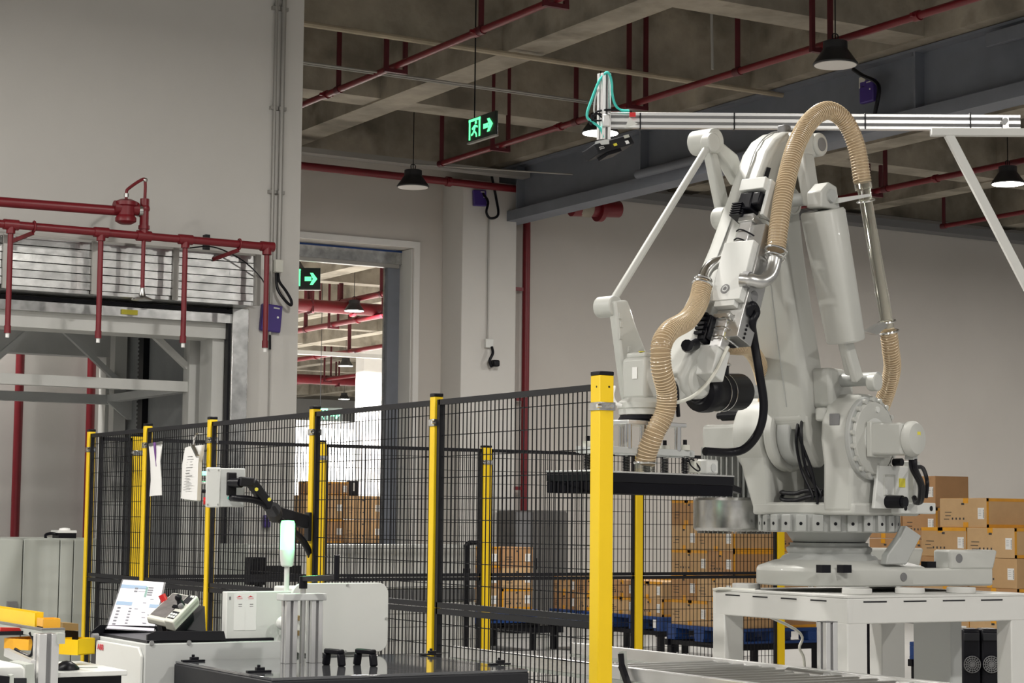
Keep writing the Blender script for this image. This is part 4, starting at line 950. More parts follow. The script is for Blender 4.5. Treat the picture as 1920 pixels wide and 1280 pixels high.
# left hub and motor
rcyl(.17, 1.965, -.36, -.17, .205, n=40).build('hub', 'robot', rb, bevel=.012)
mt = MB().box(RP(.2, -.50, 1.955), (.26, .17, .145), (av, dv, Z1)).build('axis_motor', 'robot', rb, bevel=.022, seg=3)
MB().cyl(RP(.24, -.36, 2.075), RP(.24, -.52, 2.075), .028, n=14).cyl(RP(.24, -.50, 2.075), RP(.24, -.55, 2.075), .018, n=14).build('connector', 'black', mt)
MB().box(RP(.31, -.285, 2.02), (.01, .045, .07), (dv, av, Z1)).build('lift_hole', 'grey_mid', rb, bevel=.003)
# --- lower arm
def rring(z, rc, hr_, s0, s1, k=.28, n=20):
    # rounded-rectangle ring
    out = []; sc_, hs = (s0+s1)/2, (s1-s0)/2
    for i in range(n):
        an = 2*math.pi*(i+.5)/n; c, s_ = math.cos(an), math.sin(an); p = 2/6.5
        out.append(RP(rc+hr_*math.copysign(abs(c)**p, c), sc_+hs*math.copysign(abs(s_)**p, s_), z))
    return out
MB().loft([rring(2.02, .245, .12, -.145, .105), rring(2.1, .265, .12, -.15, .11), rring(2.25, .305, .115, -.15, .115), rring(2.44, .355, .11, -.15, .115), rring(2.66, .405, .105, -.145, .11), rring(2.88, .45, .10, -.14, .105), rring(3.05, .475, .10, -.135, .10), rring(3.18, .49, .095, -.13, .10), rring(3.27, .49, .065, -.12, .09), rring(3.29, .49, .03, -.10, .07)]).build('lower_arm', 'robot', rb)
MB().tube([RP(rc_+hh, .0, z_) for z_, rc_, hh in ((2.1, .265, .121), (2.25, .305, .116), (2.44, .355, .111), (2.66, .405, .106), (2.88, .45, .101))], .003, 6, 4).build('casting_seam', 'robot_grey', rb)
rcyl(.20, 1.965, -.145, -.085, .195, n=36).build('arm_fork', 'robot', rb, bevel=.012)
rprism([(.36, 2.06), (.34, 1.95), (.27, 1.84), (.22, 1.785), (.16, 1.83), (.13, 2.06)], .045, .105).build('arm_fork', 'robot', rb, bevel=.014)
rprism([(.36, 2.10), (.375, 2.04), (.34, 1.98), (.30, 2.03), (.15, 2.1)], -.12, .08).build('fork_web', 'robot', rb, bevel=.01)
rcyl(.20, 1.965, -.085, .0, .165, n=36).build('gear_face', 'robot_grey', rb, bevel=.008)
for k, (a0, b0) in enumerate((((.34, .05, 2.06), (.33, .12, 1.62)), ((.35, .07, 2.05), (.32, .16, 1.63)), ((.33, .03, 2.05), (.33, .15, 1.60)))):
    MB().tube([RP(*a0), RP(a0[0]+.03, a0[1]+.02*k, 1.93), RP(.34, .06+.03*k, 1.78), RP(b0[0], b0[1], b0[2]+.03), RP(*b0)], .008, 8, 6).build('cable', 'black', rb)
for z0, z1 in ((1.665, 1.665), (1.65, 1.63)):
    MB().tube([RP(.22, -.14, z0), RP(.30, -.09, z1-.005), RP(.31, .0, z1-.01), RP(.32, .08, z1+.005), RP(.31, .17, z0)], .011, 8, 6).build('cable', 'black', rb)
# back bracket between lower arm and parallel rod
rprism([(.13, 2.05), (.30, 2.10), (.32, 2.30), (.16, 2.30), (.08, 2.2)], .10, .22).build('crank_arm', 'robot', rb, bevel=.02)
rcyl(.20, 2.24, .2, .44, .035, n=20).build('crank_pin', 'robot_grey', rb)
rcyl(.22, 2.22, .40, .45, .045, n=24).build('pin_cap', 'robot', rb, bevel=.006)
MB().box(RP(.30, .17, 2.06), (.07, .06, .07), (dv, av, Z1)).build('stop_block', 'robot', rb, bevel=.012)
# parallel rod with balance housing
top, bot = RP(.545, .335, 3.075), RP(.375, .36, 2.42)
axd = (top-bot).normalized(); e1 = av; e2 = axd.cross(e1).normalized()
def hring(p, a_, b_):
    return [p+e1*(a_*math.copysign(abs(math.cos(t_))**.6, math.cos(t_)))+e2*(b_*math.copysign(abs(math.sin(t_))**.6, math.sin(t_))) for t_ in [2*math.pi*(i+.5)/24 for i in range(24)]]
MB().loft([hring(bot, .085, .07), hring(bot+axd*.01, .092, .078), hring(top-axd*.012, .105, .09), hring(top, .098, .083)]).build('balance_housing', 'robot', rb)
MB().bar(bot+axd*.02, RP(.27, .36, 2.23), .075, .04, tuple(av)).build('parallel_rod', 'robot', rb, bevel=.012)
MB().bar(bot+axd*.02+dv*.03, RP(.29, .33, 2.26), .04, .05, tuple(av)).build('parallel_rod', 'robot', rb, bevel=.012)
lug = MB().prism([RP(.62, .29, 3.08), RP(.62, .29, 3.16), RP(.55, .29, 3.215), RP(.48, .29, 3.20), RP(.45, .29, 3.08)], av*.09).build('lug', 'robot', rb, bevel=.008)
rcyl(.54, 3.145, .10, .395, .034, n=20).build('elbow_pin', 'robot_grey', rb)
rcyl(.50, 3.145, .09, .125, .075, n=28).ring(RP(.50, .125, 3.145), av, .06, .006).build('elbow_boss', 'robot', rb)
MB().loft([[RP(r, s, z) for r, s, z in ((.60, .25, 3.10), (.51, .25, 3.10), (.51, .31, 3.10), (.60, .31, 3.10))], [RP(r, s, z) for r, s, z in ((.50, .12, 3.40), (.40, .12, 3.40), (.40, .19, 3.40), (.50, .19, 3.40))]], smooth=False).build('rear_link', 'robot', rb, bevel=.012)
# --- upper arm
S0, S1 = -.115, .075
outer = [(1.30, 2.29), (1.20, 2.46), (1.085, 2.615), (.91, 2.885), (.70, 3.265), (.63, 3.40), (.56, 3.475), (.47, 3.525), (.38, 3.54), (.33, 3.535)]
inner = [(.22, 3.42), (.33, 3.40), (.44, 3.28), (.52, 3.14), (.62, 2.96), (.80, 2.66), (.98, 2.40), (1.08, 2.24), (1.17, 2.12)]
poly = [(1.30, 2.29)]+outer[1:]+[(.25, 3.53), (.20, 3.49)]+inner
poly += [(1.27, 2.08), (1.36, 2.13), (1.37, 2.20)]
ua = rprism(poly, S0, S1).build('upper_arm', 'robot', rb, bevel=.035, seg=4)
rprism([(.46, 3.525), (.30, 3.535), (.22, 3.50), (.22, 3.43), (.30, 3.40), (.40, 3.33), (.50, 3.36)], .0, .135).build('rear_neck', 'robot', rb, bevel=.03, seg=3)
rcyl(.275, 3.475, S0, .15, .062, n=28).build('rear_boss', 'robot', rb, bevel=.012)
rcyl(.275, 3.475, .148, .153, .036, n=24).build('hole', 'grey_mid', rb)
seam = [RP(r+.004, -.02, z+.004) for r, z in outer[1:]]
MB().tube(seam, .004, 6, 4).build('seam', 'robot_grey', rb)
slot = [(.66, 3.31), (.625, 3.31), (.70, 3.14), (.80, 2.95), (.92, 2.78), (.93, 2.83), (.84, 2.98)]
rprism(slot, S1-.001, S1+.0015).build('slot', 'black', rb, bevel=.0)
rprism([(.90, 2.74), (.86, 2.72), (1.06, 2.40), (1.10, 2.42)], S1-.001, S1+.0015).build('slot', 'black', rb)
MB().box(RP(.40, .0, 3.55), (.06, .05, .05), (dv, av, Z1)).build('eye_bolt', 'grey_mid', rb, bevel=.008)
rcyl(.72, 3.06, -.20, S0, .06, n=24).build('side_boss', 'robot', rb, bevel=.012)
# --- upper parallel link triangle and rod
tri = [(.80, 3.44), (.78, 3.50), (.70, 3.50), (.58, 3.42), (.54, 3.30), (.60, 3.10), (.68, 3.08)]
rprism([(.80, 3.43), (.73, 3.40), (.60, 3.08), (.67, 3.06)], -.24, -.18).build('link_triangle', 'robot', rb, bevel=.012)
rprism([(.78, 3.50), (.56, 3.42), (.49, 3.32), (.55, 3.26), (.66, 3.36), (.76, 3.42)], -.24, -.18).build('link_triangle', 'robot', rb, bevel=.012)
rcyl(.765, 3.462, -.31, -.165, .066, n=28).build('link_boss', 'robot', rb, bevel=.008)
rcyl(.765, 3.462, -.168, -.162, .048, n=28).build('link_pin', 'robot', rb)
rcyl(.58, 3.12, -.24, -.1, .055, n=20).build('link_pivot', 'robot', rb)
ra, rz = rs(1331, 268, -.165), rs(1142, 575, -.165)
MB().cyl(ra, rz, .019, n=16).build('link_rod', 'robot', rb)
MB().cyl(rz-av*.06, rz+av*.045, .052, n=24).build('rod_end', 'robot', rb, bevel=.006)
MB().cyl(ra-av*.025, ra+av*.03, .05, n=24).build('rod_end', 'robot', rb, bevel=.006)
# --- wrist
wp = [(1138, 565), (1163, 563), (1178, 610), (1201, 668), (1206, 760), (1170, 772), (1160, 740)]
MB().prism([rs(x, y, -.15) for x, y in wp], av*.05).build('wrist_plate', 'robot', rb, bevel=.012)
for px, py in ((1163, 592), (1165, 608), (1164, 630), (1180, 655)):
    c = rs(px, py, -.098); MB().box(c, (.006, .022, .03), (av, dv, Z1)).build('bolt_plate', 'robot', rb, bevel=.002)
WR = 1.555
MB().box(RP(WR, 0, 2.175), (.15, .15, .20), (dv, av, Z1)).build('wrist_motor', 'robot', rb, bevel=.018)
MB().box(RP(WR, 0, 2.285), (.12, .12, .03), (dv, av, Z1)).build('motor_cap', 'robot', rb, bevel=.01)
MB().cyl(RP(WR+.05, .03, 2.30), RP(WR+.05, .03, 2.303), .016, n=14).build('label_sheet', 'label_yellow', rb)
MB().box(RP(WR+.078, .01, 2.20), (.002, .03, .055), (dv, av, Z1)).build('label_sheet', 'paper', rb)
MB().lathe(RP(WR, 0, 2.0), Z1, [(.10, 0), (.118, .004), (.118, .03), (.125, .035), (.125, .06), (.105, .075), (.09, .085)], 28).build('wrist_gear', 'robot', rb)
MB().lathe(RP(WR, 0, 1.972), Z1, [(.105, 0), (.122, .01), (.112, .028)], 28).build('tool_flange', 'black', rb)
rprism([(1.12, 2.16), (1.20, 2.30), (1.28, 2.28), (1.42, 2.14), (1.50, 2.10), (1.50, 2.02), (1.42, 2.02), (1.28, 2.10)], -.10, .06).build('wrist_housing', 'robot', rb, bevel=.025, seg=3)
rcyl(1.22, 2.18, -.13, .09, .085, n=28).build('wrist_pivot', 'robot', rb, bevel=.015)
MB().tube([RP(1.50, .1, 2.20), RP(1.47, .13, 2.14), RP(1.46, .13, 2.06), RP(1.44, .12, 2.0)], .010, 8, 5).build('cable', 'black', rb)
MB().tube([RP(1.40, .14, 2.34), RP(1.34, .10, 2.34), RP(1.26, .08, 2.36)], .03, 10, 4).build('cable', 'black', rb)
# --- valve and ejector block along the upper arm
ad = (rs(1330, 563, .085)-rs(1387, 345, .085)).normalized(); an_ = ad.cross(av).normalized()
if an_.dot(dv) < 0: an_ = -an_
vb = rs(1387, 345, .085)-an_*.065
def vp(l, s, h): return vb + ad*l + av*s + an_*h      # l down the arm, s to the side, h away from the arm
def vbox(name, l0, l1, s0, s1, h0, h1, m, bevel=.003, parent=rb): return MB().box(vp((l0+l1)/2, (s0+s1)/2, (h0+h1)/2), (l1-l0, s1-s0, h1-h0), (ad, av, an_)).build(name, m, parent, bevel=bevel)
vbox('valve_manifold', .22, .84, .03, .19, -.10, .02, 'steel')
wpl = vbox('ejector_cover', .335, .66, .0, .18, .02, .065, 'white_box')
vbox('cover_step', .66, .69, .03, .15, .02, .06, 'white_box', .003, wpl)
MB().cyl(vp(.60, .08, .065), vp(.60, .08, .067), .026, n=24).build('round_mark', 'grey_mid', wpl)
MB().ring(vp(.60, .08, .067), an_, .014, .003).build('round_mark', 'ctrl_grey', wpl)
MB().cyl(vp(.60, .19, -.03), vp(.60, .193, -.03), .028, n=24).build('side_port', 'grey_mid', rb)
vbox('end_cover', -.03, .035, .0, .15, -.06, .06, 'white_box')
vbox('end_cover_side', -.03, .17, .145, .165, -.13, .03, 'white_box')
for k, (l0, l1, s0, s1) in enumerate(((.045, .14, .01, .09), (.10, .18, -.02, .05), (.05, .12, .09, .14))): vbox('solenoid', l0, l1, s0, s1, -.03, .055, 'black', .008)
m = MB()
for k in range(6): m.box(vp(.115+k*.013, .02, .062), (.006, .06, .022), (ad, av, an_))
m.build('terminal_comb', 'black', rb, kind='stuff')
vbox('air_cylinder', .16, .36, .04, .11, -.03, .035, 'alu', .004)
for l in (.18, .335): vbox('cylinder_head', l, l+.03, .03, .125, -.04, .045, 'steel' if l < .3 else 'white_box', .004)
vbox('air_cylinder', .72, .90, .04, .11, -.03, .03, 'alu', .004)
vbox('cylinder_head', .72, .745, .03, .13, -.04, .045, 'steel', .004)
for k, (l0, l1, s0, s1) in enumerate(((.73, .80, -.05, .03), (.80, .87, -.05, .025), (.74, .86, .03, .045))): vbox('valve_terminal', l0, l1, s0, s1, -.03, .06, 'black', .008)
m = MB()
for k in range(5): m.box(vp(.735+k*.025, -.01, .068), (.014, .05, .018), (ad, av, an_))
m.build('terminal_comb', 'black', rb, kind='stuff')
vbox('end_cover', .88, 1.04, -.06, .10, -.07, .03, 'white_box', .006)
for l in (.75, .80, .85): MB().tube([vp(l, .04, .03), vp(l, .07, .05), vp(l, .12, .045), vp(l+.01, .145, .0), vp(l+.01, .145, -.06)], .004, 6, 4).build('wire_guard', 'chrome', rb)
for l in (.12, .17, .22): MB().tube([vp(l, .12, .0), vp(l, .145, -.02), vp(l+.01, .168, -.05), vp(l+.01, .17, -.10)], .004, 6, 4).build('wire_guard', 'chrome', rb)
for l in (.77, .83): MB().box(vp(l, .112, .01), (.03, .003, .02), (ad, av, an_)).build('label_sheet', 'label_yellow', rb)
for l in (.26, .31): MB().tube([vp(l, .035, .04), vp(l, .07, .052), vp(l+.02, .125, .03), vp(l+.04, .16, -.02)], .004, 6, 4).build('cable', 'black', rb)
for k in range(4): MB().cyl(vp(.76+k*.022, .188, -.03), vp(.76+k*.022, .194, -.03), .007, n=8).build('port', 'black', rb)
# elbows feeding the hoses
e0, e1_ = rs(1405, 523, .24), rs(1451, 487, .26)
MB().tube([rs(1388, 524, .25), rs(1405, 525, .29), rs(1425, 528, .32), rs(1442, 518, .33), rs(1450, 500, .33), rs(1453, 484, .33)], .035, 18, 5).build('pipe_elbow', 'steel', rb)
MB().cyl(rs(1395, 524, .26), rs(1406, 525, .29), .041, n=20).build('coupling', 'grey_mid', rb)
MB().tube([rs(1372, 489, .10), rs(1350, 491, .06), rs(1334, 498, .04), rs(1324, 510, .03), rs(1319, 524, .03)], .03, 16, 5).build('pipe_elbow', 'chrome', rb)
MB().ring(rs(1319, 524, .03), ad, .038, .008).ring(rs(1317, 533, .035), ad, .046, .007).build('hose_clamp', 'chrome', rb)
# --- vacuum hoses
def hose(pts, r, name='vacuum_hose', parent=rb, pitch=.0155, sub=24):
    path = smooth_path(pts, sub)
    L = [0]
    for a, b in zip(path[:-1], path[1:]): L.append(L[-1]+(b-a).length)
    n = int(L[-1]/pitch*4); fine = []; j = 0
    for i in range(n+1):
        x = L[-1]*i/n
        while j < len(L)-2 and L[j+1] < x: j += 1
        fine.append(path[j].lerp(path[j+1], (x-L[j])/max(1e-9, L[j+1]-L[j])))
    h = MB().tube(fine, r, 20, 1, caps=True, rf=lambda f, i: r*(1.0 if i % 4 == 0 else (.965 if i % 4 == 2 else .985))).build(name, 'hose', parent, angle=80)
    turns = L[-1]/pitch; m_ = int(turns*14); coil = []; j = 0
    t0 = (path[1]-path[0]).normalized(); _, a, b = basis(t0)
    for i in range(m_+1):
        x = L[-1]*i/m_
        while j < len(L)-2 and L[j+1] < x: j += 1
        t_ = (path[j+1]-path[j]).normalized(); a = (a-t_*a.dot(t_)).normalized(); b = t_.cross(a); an = 2*math.pi*i/14
        coil.append(path[j].lerp(path[j+1], (x-L[j])/max(1e-9, L[j+1]-L[j])) + a*(r*1.02*math.cos(an)) + b*(r*1.02*math.sin(an)))
    MB().tube(coil, .0026, 4, 1).build('coil', 'hose_rib', h, angle=80)
    return h
H1 = [rs(1455, 468, .33), rs(1461, 420, .32), rs(1472, 350, .29), rs(1492, 275, .25), rs(1520, 226, .21), rs(1553, 207, .22), rs(1585, 228, .25), rs(1606, 275, .28), rs(1617, 342, .30)]
hose(H1, .046)
MB().ring(rs(1455, 470, .33), ad, .052, .006).ring(rs(1453, 482, .33), ad, .05, .005).build('hose_clamp', 'chrome', rb)
T0, T1 = rs(1619, 352, .30), rs(1666, 622, .30)
MB().cyl(T0, T1, .034, n=24, caps=False).build('clear_tube', 'clear', rb)
MB().cyl(T0.lerp(T1, -.06), T0.lerp(T1, .01), .045, n=20).build('hose_clamp', 'clear', rb)
for f in (.09, .93):
    c = T0.lerp(T1, f); MB().ring(c, T1-T0, .044, .006).build('tube_ring', 'chrome', rb)
c = T0.lerp(T1, .09); MB().prism([rs(1560, 382, .36), rs(1562, 372, .36), rs(1616, 365, .31), rs(1616, 370, .31)], av*.05).build('tube_bracket', 'white_box', rb)
MB().prism([rs(1615, 622, .36), rs(1632, 612, .36), rs(1648, 604, .33), rs(1655, 612, .31), rs(1636, 628, .36)], av*.03).build('tube_bracket', 'steel', rb)
hose([T1, rs(1670, 655, .28), rs(1673, 690, .24), rs(1664, 730, .16), rs(1650, 768, .06)], .044)
MB().ring(T1, T1-T0, .05, .007).build('hose_clamp', 'chrome', rb)
# vertical finned blower on the far side
bc = RP(.09, -.555, 0)
t = thing('vacuum_blower', RP(.05, -.56, 1.45), 'finned grey vacuum blower motor with a silver fan cowl beside the robot', 'blower')
zc = lambda py: 1.45+(997-py)*.00292
MB().lathe((bc.x, bc.y, 0), Z1, [(.001, 1.452), (.205, 1.455), (.218, 1.465), (.222, 1.475), (.222, 1.62), (.21, 1.635), (.15, 1.64)], 40).build('fan_cowl', 'galv', t)
MB().cyl((bc.x, bc.y, 1.62), (bc.x, bc.y, 1.92), .135, n=32).build('motor_core', 'robot_grey', t)
for k in range(36):
    an = 2*math.pi*k/36; e = V((math.cos(an), math.sin(an), 0)); MB().box(V((bc.x, bc.y, 1.77))+e*.155, (.05, .006, .28), (e, V((-e.y, e.x, 0)), Z1)).build('fin', 'robot_grey', t)
for k in range(40):
    an = 2*math.pi*k/40; e = V((math.cos(an), math.sin(an), 0)); MB().box(V((bc.x, bc.y, 1.452))+e*.15, (.10, .004, .02), (e, V((-e.y, e.x, 0)), Z1)).build('grill_bar', 'galv', t)
MB().cyl((bc.x, bc.y, 1.92), (bc.x, bc.y, 1.97), .12, n=24).build('top_cap', 'robot_grey', t)
MB().bar((bc.x, bc.y, 1.60), RP(.0, -.2, 1.57), .12, .03).build('mount_arm', 'robot_grey', t)
# black filter canister with bowed hose behind the arm
F0, F1 = RP(1.12, .02, 2.135), RP(.80, .02, 2.155)
t = thing('air_filter', F0, 'black cylindrical air filter canister under the robot forearm', 'air filter')
ax = (F1-F0).normalized()
MB().lathe(F0-ax*.06, ax, [(.03, .0), (.055, .01), (.06, .02), (.095, .03), (.10, .05), (.10, .10), (.092, .115), (.092, .36), (.08, .38), (.03, .385)], 28).build('canister', 'black', t)
MB().lathe(F0-ax*.062, ax, [(.045, 0), (.05, .004), (.04, .012), (.001, .013)], 20).build('end_recess', 'frame_grey', t)
for f in (.35, .5):
    c = F0.lerp(F1, f); MB().ring(c, ax, .095, .0022).build('wire_clip', 'chrome', t)
MB().cyl(F0.lerp(F1, .45), F0.lerp(F1, .45)+Z1*.13, .042, n=16).build('inlet', 'black', t)
MB().ring(F0.lerp(F1, .45)+Z1*.135, Z1, .046, .008).build('hose_clamp', 'chrome', t)
MB().cyl(F1+ax*.0, F1+ax*.16, .035, n=14).build('outlet', 'robot_grey', t)
i0 = F0.lerp(F1, .45)+Z1*.13
hose([i0, i0+Z1*.09-dv*.0, rs(1385, 650, 0.0), rs(1405, 655, -.05), rs(1424, 685, -.12), rs(1436, 745, -.22), rs(1425, 800, -.35)], .040)
# thick black cable from gripper up to the manifold
MB().tube([rs(1322, 846, .10), rs(1370, 848, .12), rs(1400, 838, .18), rs(1424, 805, .24), rs(1432, 760, .26), rs(1424, 700, .26), rs(1414, 640, .24), rs(1410, 605, .28), rs(1418, 585, .29), rs(1410, 572, .29), rs(1402, 590, .27)], .021, 12, 8).build('main_cable', 'black', rb)
MB().tube([rs(1400, 600, .18), rs(1405, 620, .2), rs(1392, 640, .2), rs(1375, 650, .18), rs(1362, 640, .16)], .008, 8, 6).build('cable', 'black', rb)
MB().tube([rs(1365, 650, .2), rs(1340, 700, .2), rs(1310, 735, .19), rs(1275, 753, .18), rs(1245, 752, .15)], .009, 8, 6).build('air_line', 'cream', rb)
MB().tube([rs(1152, 725, -.05), rs(1149, 742, -.02), rs(1155, 756, 0), rs(1166, 760, .02)], .008, 8, 5).build('air_line', 'paper', rb)

# ================================================================== vacuum gripper
gr = thing('vacuum_gripper', RP(WR, 0, 1.63), 'black foam vacuum gripper bar on sprung posts under the robot wrist', 'gripper')
GL, GW = .535, .135
def gbox(name, r0, r1, s0, s1, z0, z1, m, bevel=.002): return MB().box(RP(WR+(r0+r1)/2, (s0+s1)/2, (z0+z1)/2), (r1-r0, s1-s0, z1-z0), (dv, av, Z1)).build(name, m, gr, bevel=bevel)
gbox('suction_body', -GL, GL, -GW, GW, 1.68, 1.722, 'black')
gbox('top_plate', -GL-.002, GL+.002, -GW-.002, GW+.002, 1.722, 1.730, 'alu')
foam = gbox('foam_pad', -GL+.004, GL-.004, -GW+.004, GW-.004, 1.628, 1.68, 'black_soft')
for k in range(13):
    s_ = -GW+.012+k*(2*GW-.024)/12
    gbox('foam_rib', GL-.004, GL+.002, s_-.006, s_+.006, 1.63, 1.678, 'black_soft', 0)
gbox('upper_rail', -.29, .40, .05, .075, 1.815, 1.845, 'ctrl_grey')
gbox('upper_rail', -.29, .40, -.075, -.05, 1.815, 1.845, 'ctrl_grey')
for r_ in (-.28, .10, .36): gbox('cross_rail', r_-.02, r_+.02, -.075, .075, 1.812, 1.842, 'ctrl_grey')
for r_ in (-.24, .05, .33):
    for s_ in (-.062, .062):
        c = RP(WR+r_, s_, 1.73)
        p = MB().cyl(c, c+Z1*.145, .006, n=10).build('spring_rod', 'steel', gr)
        hx = [c+Z1*(.004+.075*k/120)+dv*(.016*math.cos(k*2*math.pi/12))+av*(.016*math.sin(k*2*math.pi/12)) for k in range(121)]
        MB().tube(hx, .0028, 5, 1).build('spring', 'black', p)
        MB().cyl(c+Z1*.115, c+Z1*.140, .026, n=18).build('bushing', 'cream', p)
        MB().cyl(c+Z1*.140, c+Z1*.165, .010, n=8).build('nut', 'black', p)
gbox('adapter_plate', -.22, .22, -.09, .09, 1.952, 1.972, 'alu', .004)
for r_ in (-.18, .08, .19):
    for s_ in (-.065, .065): MB().cyl(RP(WR+r_, s_, 1.84), RP(WR+r_, s_, 1.955), .017, n=16).build('post', 'chrome', gr)
gbox('mark', .0, .05, .09, .093, 1.955, 1.962, 'label_yellow', 0)
hp = [rs(1317, 536, .035), rs(1308, 570, .08), rs(1288, 600, .14), rs(1256, 620, .19), rs(1240, 648, .22), rs(1240, 690, .21), rs(1250, 735, .19), rs(1246, 775, .17), rs(1228, 810, .14), rs(1214, 845, .10), rs(1209, 868, .08)]
hose(hp, .047, parent=rb)
c = rs(1209, 874, .08); MB().cyl(V((c.x, c.y, 1.73)), V((c.x, c.y, 1.785)), .048, n=22).build('hose_collar', 'clear', gr)
MB().ring(V((c.x, c.y, 1.775)), Z1, .05, .006).build('hose_clamp', 'chrome', gr)
MB().box(RP(WR-.28, .09, 1.765), (.05, .04, .06), (dv, av, Z1)).build('sensor', 'cream', gr, bevel=.006)
MB().tube([RP(WR-.22, .1, 1.80), RP(WR-.20, .13, 1.77), RP(WR-.24, .14, 1.745), RP(WR-.28, .12, 1.76), RP(WR-.25, .10, 1.80), RP(WR-.20, .11, 1.79)], .004, 6, 6).build('loose_cable', 'black', gr)
MB().box(RP(WR-.42, .06, 1.77), (.09, .07, .07), (dv, av, Z1)).build('valve_head', 'white_box', gr, bevel=.01)
MB().cyl(RP(WR-.42, .095, 1.765), RP(WR-.42, .10, 1.765), .02, n=16).build('valve_cap', 'ctrl_grey', gr)
MB().bar(RP(WR-GL, .02, 1.70), RP(WR-GL-.22, .0, 1.66), .03, .03).build('bumper', 'black', gr)

# ================================================================== camera gantry
GD = 11.25
def g(x, y, dd=0): return atd(x, y, GD+dd)
gt = thing('camera_gantry', g(1900, 1260), 'aluminium profile boom with a white bracket arm passing behind the robot', 'gantry')
b0, b1 = g(1142, 226), g(1912, 231)
bd = (b1-b0).normalized(); bu = (Z1-bd*Z1.dot(bd)).normalized(); bn = bd.cross(bu)
MB().box((b0+b1)/2, ((b1-b0).length, .038, .082), (bd, bn, bu)).build('boom', 'grey_mid', gt, bevel=.002)  # boom core coloured dark to stand for shade in its grooves
for o in (-.035, .0, .035):
    MB().box((b0+b1)/2+bu*o, ((b1-b0).length, .046, .018 if o else .022), (bd, bn, bu)).build('boom_rib', 'alu', gt, bevel=.002)
for px in (1200, 1376, 1621, 1818):
    c = g(px, 228); MB().box(c, (.007, .052, .094), (bd, bn, bu)).build('cable_tie', 'black', gt)
MB().bar(g(1745, 248, -.04), g(2010, 249, -.04), .05, .042).build('bracket_arm', 'white_paint', gt, bevel=.004)
MB().bar(g(1778, 252, -.04), g(2010, 700, -.04), .05, .042, tuple(bn)).build('brace', 'white_paint', gt, bevel=.004)
pz = g(2010, 249, -.04); MB().bb((pz.x-.05, pz.y-.05, 0), (pz.x+.05, pz.y+.05, pz.z+.3)).build('mast', 'white_paint', gt, bevel=.004)
MB().box(g(1885, 237, -.03), (.034, .02, .10), (bd, bn, bu)).build('clamp', 'steel', gt); MB().cyl(g(1885, 226, -.06), g(1885, 226, -.03), .016, n=14).build('clamp_knob', 'chrome', gt)
v0, v1 = g(1132, 262, -.02), g(1133, 138, -.02)
profile(v0, v1, .058, 'drop_post', gt)
MB().box(g(1137, 226, -.07), (.045, .03, .07), (bd, bn, bu)).build('corner_bracket', 'alu', gt, bevel=.008)
def gtube(pix, r, name, m, dd=-.05, parent=gt): return MB().tube([g(x, y, dd) for x, y in pix], r, 8, 8).build(name, m, parent)
gtube([(1131, 141), (1137, 136), (1143, 140), (1147, 155), (1148, 175), (1153, 195), (1163, 206), (1180, 208)], .0075, 'ethernet_cable', 'teal')
gtube([(1131, 141), (1122, 155), (1110, 185), (1101, 212), (1104, 224), (1120, 235), (1128, 245), (1131, 258)], .0075, 'ethernet_cable', 'teal')
gtube([(1125, 165), (1117, 180), (1114, 205), (1116, 214)], .005, 'sensor_cable', 'ctrl_grey')
gtube([(1112, 218), (1120, 209), (1140, 206), (1165, 207), (1185, 209)], .006, 'sensor_cable', 'black')
gtube([(1130, 222), (1120, 213), (1111, 217), (1112, 224), (1124, 226), (1132, 222), (1130, 215), (1118, 214), (1110, 222)], .005, 'sensor_cable', 'black')
gtube([(1110, 215), (1109, 232), (1104, 226)], .007, 'sensor_cable', 'black')
MB().box(g(1186, 215, -.06), (.035, .01, .025), (bd, bn, bu)).build('red_tag', 'red_knob', gt)
MB().prism([g(1172, 240, -.05), g(1180, 218, -.05), g(1188, 228, -.05), g(1196, 232, -.05)], bn*.004).build('paper_tag', 'white_box', gt)
cs = thing('vision_sensor', g(1140, 290), 'black box camera with a yellow mark hung under the aluminium post', 'camera')
sx = (g(1176, 268)-g(1106, 290)).normalized(); sx = (bd*.93+(-FW)*.0+bu*.0).normalized()
ux = (g(1176, 266, .22)-g(1108, 286, -.05)).normalized(); un = (V((-FW.x, -FW.y, 0))).normalized(); un = (un-ux*un.dot(ux)).normalized(); uz_ = ux.cross(un)*-1
cc = g(1141, 277, .05)
MB().box(cc, ((g(1176, 266, .22)-g(1108, 286, -.05)).length, .10, .062), (ux, un, uz_)).build('body', 'char', cs, bevel=.006)
MB().box(cc-uz_*.04-ux*.02, (.14, .08, .02), (ux, un, uz_)).build('lens_hood', 'black', cs, bevel=.003)
MB().box(cc+un*.052-uz_*.006+ux*.0, (.03, .004, .014), (ux, un, uz_)).build('yellow_mark', 'label_yellow', cs)
m = MB()
for k in range(8): m.box(cc+un*.051-ux*(.145-.012*(k % 4))+uz_*(.004-.010*(k//4)), (.006, .003, .005), (ux, un, uz_))
m.build('connector_pins', 'paper', cs)
MB().box(cc+un*.051+ux*.115-uz_*.012, (.03, .003, .02), (ux, un, uz_)).build('print', 'paper', cs)
MB().box(cc+un*.051+ux*.135+uz_*.022, (.05, .003, .018), (ux, un, uz_)).build('label_sheet', 'cream', cs)
MB().prism([g(1112, 282, -.06), g(1116, 266, -.06), g(1134, 262, -.06), g(1142, 262, -.06), g(1142, 270, -.06), g(1128, 272, -.06)], bn*.01).build('mount_bracket', 'ctrl_grey', cs)
